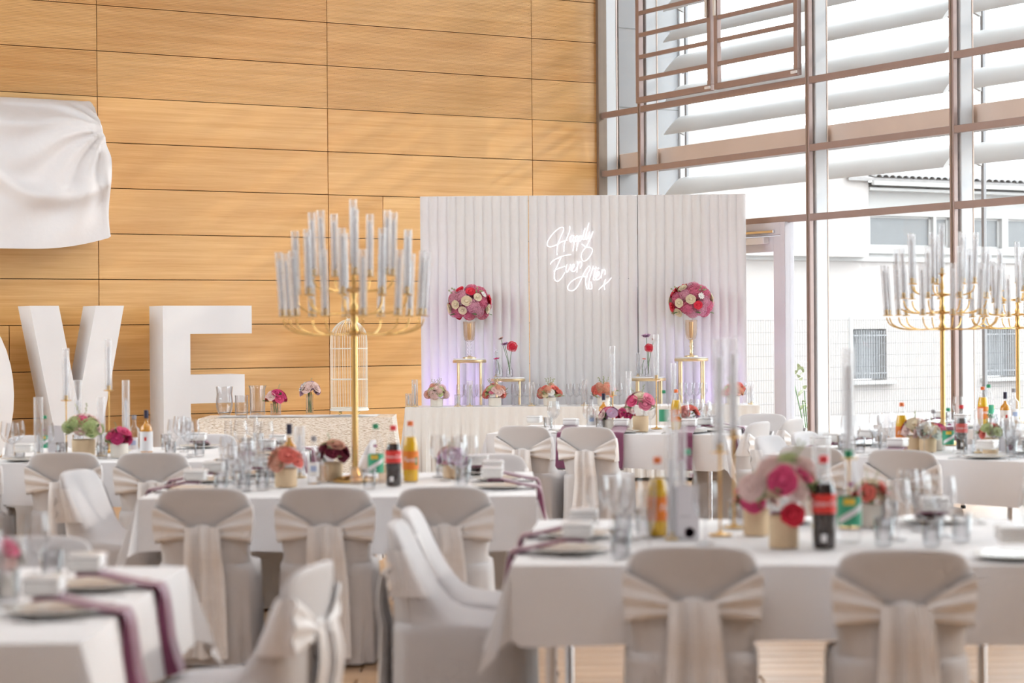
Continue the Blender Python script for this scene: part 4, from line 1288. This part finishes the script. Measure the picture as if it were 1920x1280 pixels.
def blooms(t, centre, rad, n, pal, size, rnd, flat=.8, low=.15, kinds=('rose',), leaves=6, sprigs=2, lmat='leaf'):
    for k in range(n):
        z = 1 - (1 - low + .25) * (k + .35) / n
        r = math.sqrt(max(0, 1 - z * z)); a = k * 2.39996 + rnd.random() * .4
        d = Vector((r * math.cos(a), r * math.sin(a), z * flat))
        col = rnd.choice(pal)
        kd = rnd.choice(kinds)
        if isinstance(col, tuple): kd, col = col
        s = size * rnd.uniform(1.1, 1.5)
        put(kd if kd != 'daisy' else 'blossom', fmesh(kd, col), t, Vector(centre) + d * rad * .78, Vector((d.x, d.y, d.z + .25)).to_track_quat('Z', 'Y').to_euler(), s)
    for k in range(leaves):
        a = rnd.random() * 6.28
        put('leaf', leaf_m[lmat if k % 3 else 'leaf_pale'], t, Vector(centre) + Vector((math.cos(a) * rad * .62, math.sin(a) * rad * .62, rnd.uniform(-.42, .15) * rad)),
            (rnd.uniform(.0, .8), rnd.uniform(-.3, .3), a - R(90)), rad * rnd.uniform(.5, .75))
    for k in range(sprigs):
        a = rnd.random() * 6.28
        put('sprig', sprig_me, t, Vector(centre) + Vector((0, 0, rad * .3)), (rnd.uniform(-.5, .5), rnd.uniform(-.5, .5), a), rad * 1.05)
def pot(px, Y, r, h, rad, n, pal, size, label, mat='pot_cream', lift=.3, seed=1, zt=ZT + .003, leaves=7, sprigs=2, flat=.8, lmat='leaf', X=None):
    rnd = random.Random(seed)
    t = thing('flower_pot', label, 'flower arrangement', (ax(px, Y) if X is None else X, Y, zt), rnd.random() * 6, 'flower pots on the tables')
    obj('pot', lathe([(.001, 0), (r * .92, 0), (r * .97, .006), (r, h), (r * .93, h), (r * .9, h * .85), (.001, h * .85)], 24, False, False), mat, t, smooth=True, angle=45)
    blooms(t, (0, 0, h + rad * lift), rad, n, pal, size, rnd, flat, 0.0, ('rose',), leaves, sprigs, lmat)
    return t
# front right table
pot(1467, 7.45, .055, .115, .135, 28, [('hydrangea', 'blush'), 'green', 'peach', 'pink', 'cream', ('hydrangea', 'green'), 'rose', 'blush'], .034, 'big pink and peach rose arrangement in a cream pot beside the cola bottle', lift=.75, seed=3, leaves=14, sprigs=3)
pot(1415, 7.9, .05, .10, .085, 9, ['blush', 'rose', 'cream', 'peach'], .036, 'smaller rose pot tucked behind the big arrangement at its left', lift=.5, seed=5)
pot(1630, 8.2, .045, .09, .075, 8, ['coral', 'green', 'red', 'cream'], .030, 'small coral and green flower pot right of the lemonade bottle', 'pot_ivory', .5, 6)
big_ = [o for o in COL.objects if o.name == 'flower_pot'][0]
big_.rotation_euler = (0, 0, 0)
put('rose', fmesh('rose', 'rose'), big_, (-.02, -.125, .245), Vector((-.1, -1, .35)).to_track_quat('Z', 'Y').to_euler(), .060)
put('rose', fmesh('rose', 'red'), big_, (.02, -.085, .125), Vector((.1, -1, .1)).to_track_quat('Z', 'Y').to_euler(), .05)
put('rose', fmesh('rose', 'blush'), big_, (-.12, -.06, .22), Vector((-.8, -1, .3)).to_track_quat('Z', 'Y').to_euler(), .06)
# middle table
pot(534, 10.55, .058, .095, .085, 10, ['peach', 'peach', 'magenta', 'blush', 'green', 'coral'], .042, 'peach rose arrangement in a cream pot on the middle table', lift=.45, seed=8)
pot(623, 10.95, .05, .10, .085, 10, ['wine', 'green', 'blush', 'wine', 'peach'], .038, 'dark red and green flowers in an amber pot left of the candelabrum', lift=.5, seed=9)
pot(846, 11.1, .05, .07, .075, 8, ['blush', 'pink', 'lilac', 'blush'], .042, 'small blush pink roses in a low pot at the right of the middle table', lift=.4, seed=10)
# left table
pot(155, 13.2, .075, .115, .125, 24, ['blush', 'green', 'blush', 'red', 'white', 'pink', ('hydrangea', 'green'), 'rose'], .036, 'large mixed red, blush and green flowers before the letter V', lift=.55, seed=11)
pot(222, 13.15, .058, .09, .08, 8, ['magenta', 'lilac', 'green', 'rose'], .042, 'small magenta flower pot between the letters V and E', 'pot_ivory', .4, 12)
# centre table
pot(1143, 16.1, .062, .09, .085, 9, ['rose', 'pink', 'lilac', 'blush'], .036, 'pink flower pot left of three on the centre table', 'pot_ivory', .35, 13)
pot(1172, 16.3, .055, .09, .075, 8, ['red', 'magenta', 'blush'], .034, 'red flower pot in the middle of three on the centre table', 'pot_ivory', .35, 14)
pot(1200, 16.0, .062, .12, .115, 13, ['blush', 'pink', 'green', 'rose', 'lilac', 'cream'], .045, 'tall pink peony arrangement on the centre table', lift=.8, seed=15)
pot(1290, 16.25, .055, .085, .085, 9, ['lilac', 'green', 'coral', 'lilac'], .034, 'lilac and green flower pot at the right of the centre table', 'pot_ivory', .45, 16)
# right table
pot(1715, 13.2, .06, .10, .09, 10, ['green', 'magenta', 'blush', 'cream'], .036, 'green and wine flower pot next to the orange soda on the right table', lift=.4, seed=17)
pot(1738, 13.1, .055, .09, .08, 9, ['blush', 'cream', 'peach', 'white'], .040, 'blush rose pot in the middle of the right table', lift=.4, seed=18)
pot(1755, 13.3, .055, .08, .075, 8, ['magenta', 'coral', 'rose', 'green'], .030, 'dark pink flower pot left of the lemonade on the right table', 'pot_ivory', .4, 19)
pot(1856, 12.85, .05, .10, .075, 8, ['coral', 'green', 'rose'], .030, 'coral flowers in a tan pot beside the wine glass on the right table', lift=.4, seed=20)
# bridal table
for px, ph, pal, sd in ((818, 'first from the left', ['blush', 'blush', 'green', 'pink', 'cream'], 21), (927, 'second from the left', ['blush', 'coral', 'green', 'pink', 'white'], 22), (1030, 'third from the left, under the neon sign', ['white', 'green', 'coral', 'cream', 'blush'], 23), (1131, 'fourth from the left', ['coral', 'green', 'peach', 'coral'], 24), (1374, 'farthest right', ['coral', 'cream', 'peach', 'green'], 25)):
    pot(px, 21.6, .068, .09, .125, 26, pal + [('hydrangea', 'coral' if 'coral' in pal else 'blush'), ('hydrangea', 'peach')], .032, 'low loose flower pot on the bridal table, ' + ph, 'pot_ivory', .35, sd, leaves=9, sprigs=5, flat=.75, lmat='leaf_pale')
# front left table: pink bloom at the picture edge
pot(-6, 6.25, .05, .09, .07, 8, ['pink', 'blush', 'white'], .036, 'pink and white flowers cut by the left picture edge', 'pot_ivory', .35, 28)

# ---- stands with the tall bouquets
def stand(px, Y, top, r, label):
    t = thing('display_stand', label, 'stand', (ax(px, Y), Y, 0), .35, 'round gold display stands')
    obj('stand_top', lathe([(r - .004, top - .016), (r, top - .012), (r, top - .003), (r - .004, top)], 32), 'marble_white', t, smooth=True, angle=40)
    obj('ring', lathe([(r + .004, top - .045), (r + .008, top - .040), (r + .008, top - .018), (r + .004, top - .014), (r - .012, top - .016), (r - .012, top - .043), (r + .004, top - .045)], 32, False, False), 'gold_pale', t, smooth=True, angle=40)
    obj('foot_ring', lathe([(r + .004, .0), (r + .008, .004), (r + .008, .018), (r - .010, .018), (r - .010, 0), (r + .004, 0)], 32, False, False), 'gold_pale', t, smooth=True, angle=40)
    lm = mesh('leg', bevbox((-.010, -.010, 0), (.010, .010, top - .03), .003), 'gold_pale')
    for k in range(4):
        a = R(90 * k + 25)
        put('leg', lm, t, ((r - .005) * math.cos(a), (r - .005) * math.sin(a), .005), (0, 0, a))
    return top
SY = 22.29
for (px, py, rr, who) in ((880, 672, .176, 'left'), (1296, 669, .176, 'right')):
    zt = stand(px, SY, az(px, py, SY), rr, 'tall round gold stand carrying the %s tall bouquet before the backdrop' % who)
    v = thing('trumpet_vase', 'gold glass goblet vase with a round pink and red bouquet on the %s tall stand' % who, 'vase', (ax(px, SY), SY, zt + .002), 0, 'goblet vases with bouquets')
    obj('vase_foot', lathe([(.001, 0), (.075, 0), (.072, .012), (.02, .022), (.014, .03)], 20, False), 'gold_pale', v, smooth=True, angle=40)
    obj('vase_stem', lathe([(.014, .028), (.022, .045), (.012, .06), (.020, .08), (.013, .095), (.024, .115), (.012, .135), (.022, .155), (.014, .175), (.03, .19)], 16, False, False), 'gold_pale' if who == 'right' else 'tube_glass', v, smooth=True)
    obj('vase_bowl', lathe([(.03, .185), (.052, .20), (.062, .24), (.066, .32), (.068, .40), (.064, .40), (.060, .25), (.03, .20)], 22, False, False), 'smoked_gold_glass', v, smooth=True, angle=60)
    obj('vase_liner', lathe([(.012, .20), (.022, .23), (.024, .38)], 14), 'gold_pale', v, smooth=True, angle=60)
    rnd = random.Random(31 if who == 'left' else 32)
    ctr = Vector((0, 0, .40 + .19))
    pal = [('hydrangea', 'hydrangea'), ('hydrangea', 'hydlight'), ('rose', 'red'), ('hydrangea', 'hydrangea'), ('rose', 'cream'), ('hydrangea', 'hydlight'), ('daisy', 'white'), ('rose', 'red'), ('rose', 'cream')]
    n = 42
    for k in range(n):
        z = 1 - 1.72 * (k + .5) / n; r = math.sqrt(max(0, 1 - z * z)); a = k * 2.39996 + .6
        d = Vector((r * math.cos(a), r * math.sin(a), z * .82))
        kd, col = rnd.choice(pal)
        s = {'hydrangea': .074, 'rose': .058, 'daisy': .042}[kd] * rnd.uniform(.9, 1.15)
        rad = .175 if kd == 'hydrangea' else .225
        put({'hydrangea': 'hydrangea_head', 'rose': 'rose', 'daisy': 'blossom'}[kd], fmesh(kd, col), v, ctr + d * rad, d.to_track_quat('Z', 'Y').to_euler(), s)
    for k in range(6):
        a = R(60 * k + 20)
        put('sprig', sprig_me, v, ctr, (R(55) * math.cos(a), R(55) * math.sin(a), a), .26)
    for k in range(5):
        a = R(72 * k)
        put('leaf', leaf_m['leaf'], v, ctr + Vector((.12 * math.cos(a), .12 * math.sin(a), -.1)), (R(-10), 0, a - R(90)), .13)
def budvase(px, Y, zt, h, items, label):
    t = thing('bud_vase', label, 'vase', (ax(px, Y), Y, zt), 0, 'bud vases on the low stands')
    obj('vase_glass', lathe([(.001, .001), (.035, .001), (.036, .01), (.034, .08), (.014, .12), (.012, h), (.014, h + .005)], 16, False, False), 'clear_glass', t, smooth=True)
    for (dx, z, kd, col, s) in items:
        st = obj('stem', tube(smooth_path([(0, 0, .03), (dx * .2, 0, h), (dx, 0, z - .01)], 3), .003, 5), 'leaf', t)
        put('bloom', fmesh(kd, col), t, (dx, 0, z), (R(14), R(40 * (1 if dx > 0 else -1) * min(1, abs(dx) * 8)), 0), s)
for (px, py, who) in ((952, 707, 'left'), (1216, 706, 'right')):
    zt = stand(px, SY, az(px, py, SY), .180, 'low round gold stand with bud vases before the backdrop, %s one' % who) + .002
    o = 0
    if who == 'left':
        budvase(955, SY - .07, zt, .17, [(.03, .33, 'hydrangea', 'red', .058), (-.09, .42, 'rose', 'blush', .035), (-.05, .36, 'rose', 'lilac', .045)], 'clear bud vase with one large red carnation on the left low stand')
        budvase(936, SY + .05, zt, .13, [(-.03, .20, 'daisy', 'magenta', .035)], 'small bud vase with a single magenta bloom on the left low stand')
        hurricane(930, SY + .10, .30, 'thin glass tube candle on the left low stand', .02, zt, .9)
    else:
        budvase(1215, SY - .07, zt, .17, [(.01, .31, 'hydrangea', 'red', .048), (-.02, .44, 'rose', 'lilac', .055), (.06, .40, 'rose', 'blush', .03)], 'clear bud vase with a red bloom and lilac sprays on the right low stand')
        budvase(1204, SY + .05, zt, .13, [(.02, .19, 'daisy', 'coral', .025)], 'small bud vase with a coral bud on the right low stand')
        hurricane(1196, SY + .10, .26, 'thin glass tube candle on the right low stand', .02, zt, .9)

# ================================================================ GIFT TABLE
GZ = ZT + .018
def glassvase(px, Y, prof, label, name='glass_vase', zt=GZ, mat='clear_glass'):
    o = obj(name, lathe(prof, 24, False, False), mat, loc=(ax(px, Y), Y, zt), smooth=True, angle=60)
    return tag(o, label, 'vase', 'empty glass vases on the gift table')
glassvase(420, 19.4, [(.001, .01), (.05, .0), (.055, .012), (.075, .05), (.082, .10), (.078, .16), (.072, .20), (.08, .27), (.077, .27), (.068, .2), (.074, .15), (.076, .1), (.06, .03), (.001, .022)], 'round-bottomed clear glass vase, leftmost on the gift table')
glassvase(452, 19.3, [(.001, .008), (.055, .0), (.062, .01), (.064, .10), (.06, .16), (.064, .19), (.061, .19), (.056, .12), (.058, .02), (.001, .02)], 'low clear glass vase, second from left on the gift table')
glassvase(482, 19.5, [(.001, .012), (.07, .0), (.074, .012), (.074, .24), (.086, .275), (.082, .275), (.070, .23), (.069, .03), (.001, .028)], 'tall straight clear glass vase with flared rim on the gift table')
def vaseflowers(px, Y, r, h, pal, n, rad, size, label, seed, square=False):
    rnd = random.Random(seed)
    t = thing('flower_vase', label, 'flower vase', (ax(px, Y), Y, GZ), 0, 'flower vases on the gift table')
    if square:
        obj('vase_glass', join(*[boxg(a, b) for a, b in (((-r, -r, 0), (r, r, .02)), ((-r, -r, .02), (r, -r + .006, h)), ((-r, r - .006, .02), (r, r, h)), ((-r, -r + .006, .02), (-r + .006, r - .006, h)), ((r - .006, -r + .006, .02), (r, r - .006, h)))]), 'clear_glass', t)
    else:
        obj('vase_glass', lathe([(.001, .002), (r, .002), (r, h), (r - .004, h), (r - .004, .012), (.001, .012)], 20, False, False), 'smoked_gold_glass', t, smooth=True, angle=60)
    for k in range(5):
        a = R(72 * k)
        obj('stem', tube([(r * .4 * math.cos(a), r * .4 * math.sin(a), .02), (r * .5 * math.cos(a + 1), r * .5 * math.sin(a + 1), h + .02)], .004, 5), 'leaf', t)
    blooms(t, (0, 0, h + rad * .5), rad, n, pal, size, rnd, .7, .0, ('rose',), 5, 1)
vaseflowers(516, 19.3, .05, .11, ['rose', 'coral', 'blush', 'lilac', 'magenta'], 12, .10, .042, 'short glass vase of pink and red flowers on the gift table', 41)
vaseflowers(580, 19.4, .033, .19, ['blush', 'blush', 'pink', 'white', 'lilac'], 10, .09, .046, 'tall square glass vase of blush roses on the gift table', 42, True)
# wire bird cage
bc = thing('bird_cage', 'tall white wire bird cage card holder on the gift table behind the candelabrum pole', 'bird cage', (ax(654, 19.4), 19.4, GZ), 0)
CRd = .172
obj('cage_base', lathe([(CRd + .008, .035), (CRd + .012, .04), (CRd + .012, .052), (CRd, .056), (.001, .056)], 32, True, False), 'wire_cream', bc, smooth=True, angle=40)
for k in range(4):
    a = R(45 + 90 * k)
    obj('foot', lathe([(.008, 0), (.012, .01), (.008, .02), (.006, .04)], 10), 'gold', bc, (.12 * math.cos(a), .12 * math.sin(a), 0), smooth=True)
wire = mesh('wire', tube(smooth_path([(CRd, 0, .05), (CRd, 0, .45), (CRd, 0, .70), (CRd * .9, 0, .79), (CRd * .55, 0, .86), (.01, 0, .90)], 4), .0028, 5), 'wire_cream', True)
for k in range(22):
    put('wire', wire, bc, (0, 0, 0), (0, 0, 2 * math.pi * k / 22))
for z in (.06, .33, .62):
    obj('hoop', tube([((CRd + .002) * math.cos(2 * math.pi * k / 32), (CRd + .002) * math.sin(2 * math.pi * k / 32), z) for k in range(33)], .004, 5), 'wire_cream', bc, smooth=True)
obj('top_ring', tube([(.02 * math.cos(2 * math.pi * k / 14), 0, .92 + .02 * math.sin(2 * math.pi * k / 14)) for k in range(15)], .003, 5), 'wire_cream', bc, smooth=True)

# ================================================================ MENU CARDS
def card(px, Y, w, h, label, tall=True, rz=0.0):
    t = thing('menu_card', label, 'card', (ax(px, Y), Y, ZT + .003), R(rz), 'standing menu cards')
    obj('card_sheet', bevbox((-w / 2, -.003, 0), (w / 2, .001, h), .0012), 'card_white', t)
    obj('card_back', xf(bevbox((-w / 2, -.002, 0), (w / 2, .002, h * .98), .0012), Matrix.Translation((0, .045, 0)) @ Matrix.Rotation(R(12 if h > .1 else 25), 4, 'X')), 'card_white', t)
    for k in range(5):
        a = R(72 * k)
        obj('flower_print', xf(lathe([(.001, 0), (w * .11, 0)], 10, False, True), Matrix.Translation((w * .16 + w * .09 * math.cos(a), -.0042, h * .13 + w * .09 * math.sin(a))) @ Matrix.Rotation(R(90), 4, 'X')), 'print_plum', t)
    obj('text_line', boxg((-w * .2, -.0044, h * .42), (w * .2, -.0038, h * .435)), 'print_grey', t)
card(1282, 7.75, .105, .205, 'standing white menu card with plum flower print on the front right table')
card(103, 13.3, .10, .20, 'standing white menu card before the letter V on the left table')
card(1888, 13.1, .10, .19, 'standing grey-white menu card on the right table', rz=10)
card(1305, 16.9, .10, .18, 'standing white card behind the lilac flowers on the centre table')
card(607, 11.2, .09, .17, 'standing pale card left of the dark red flowers on the middle table')
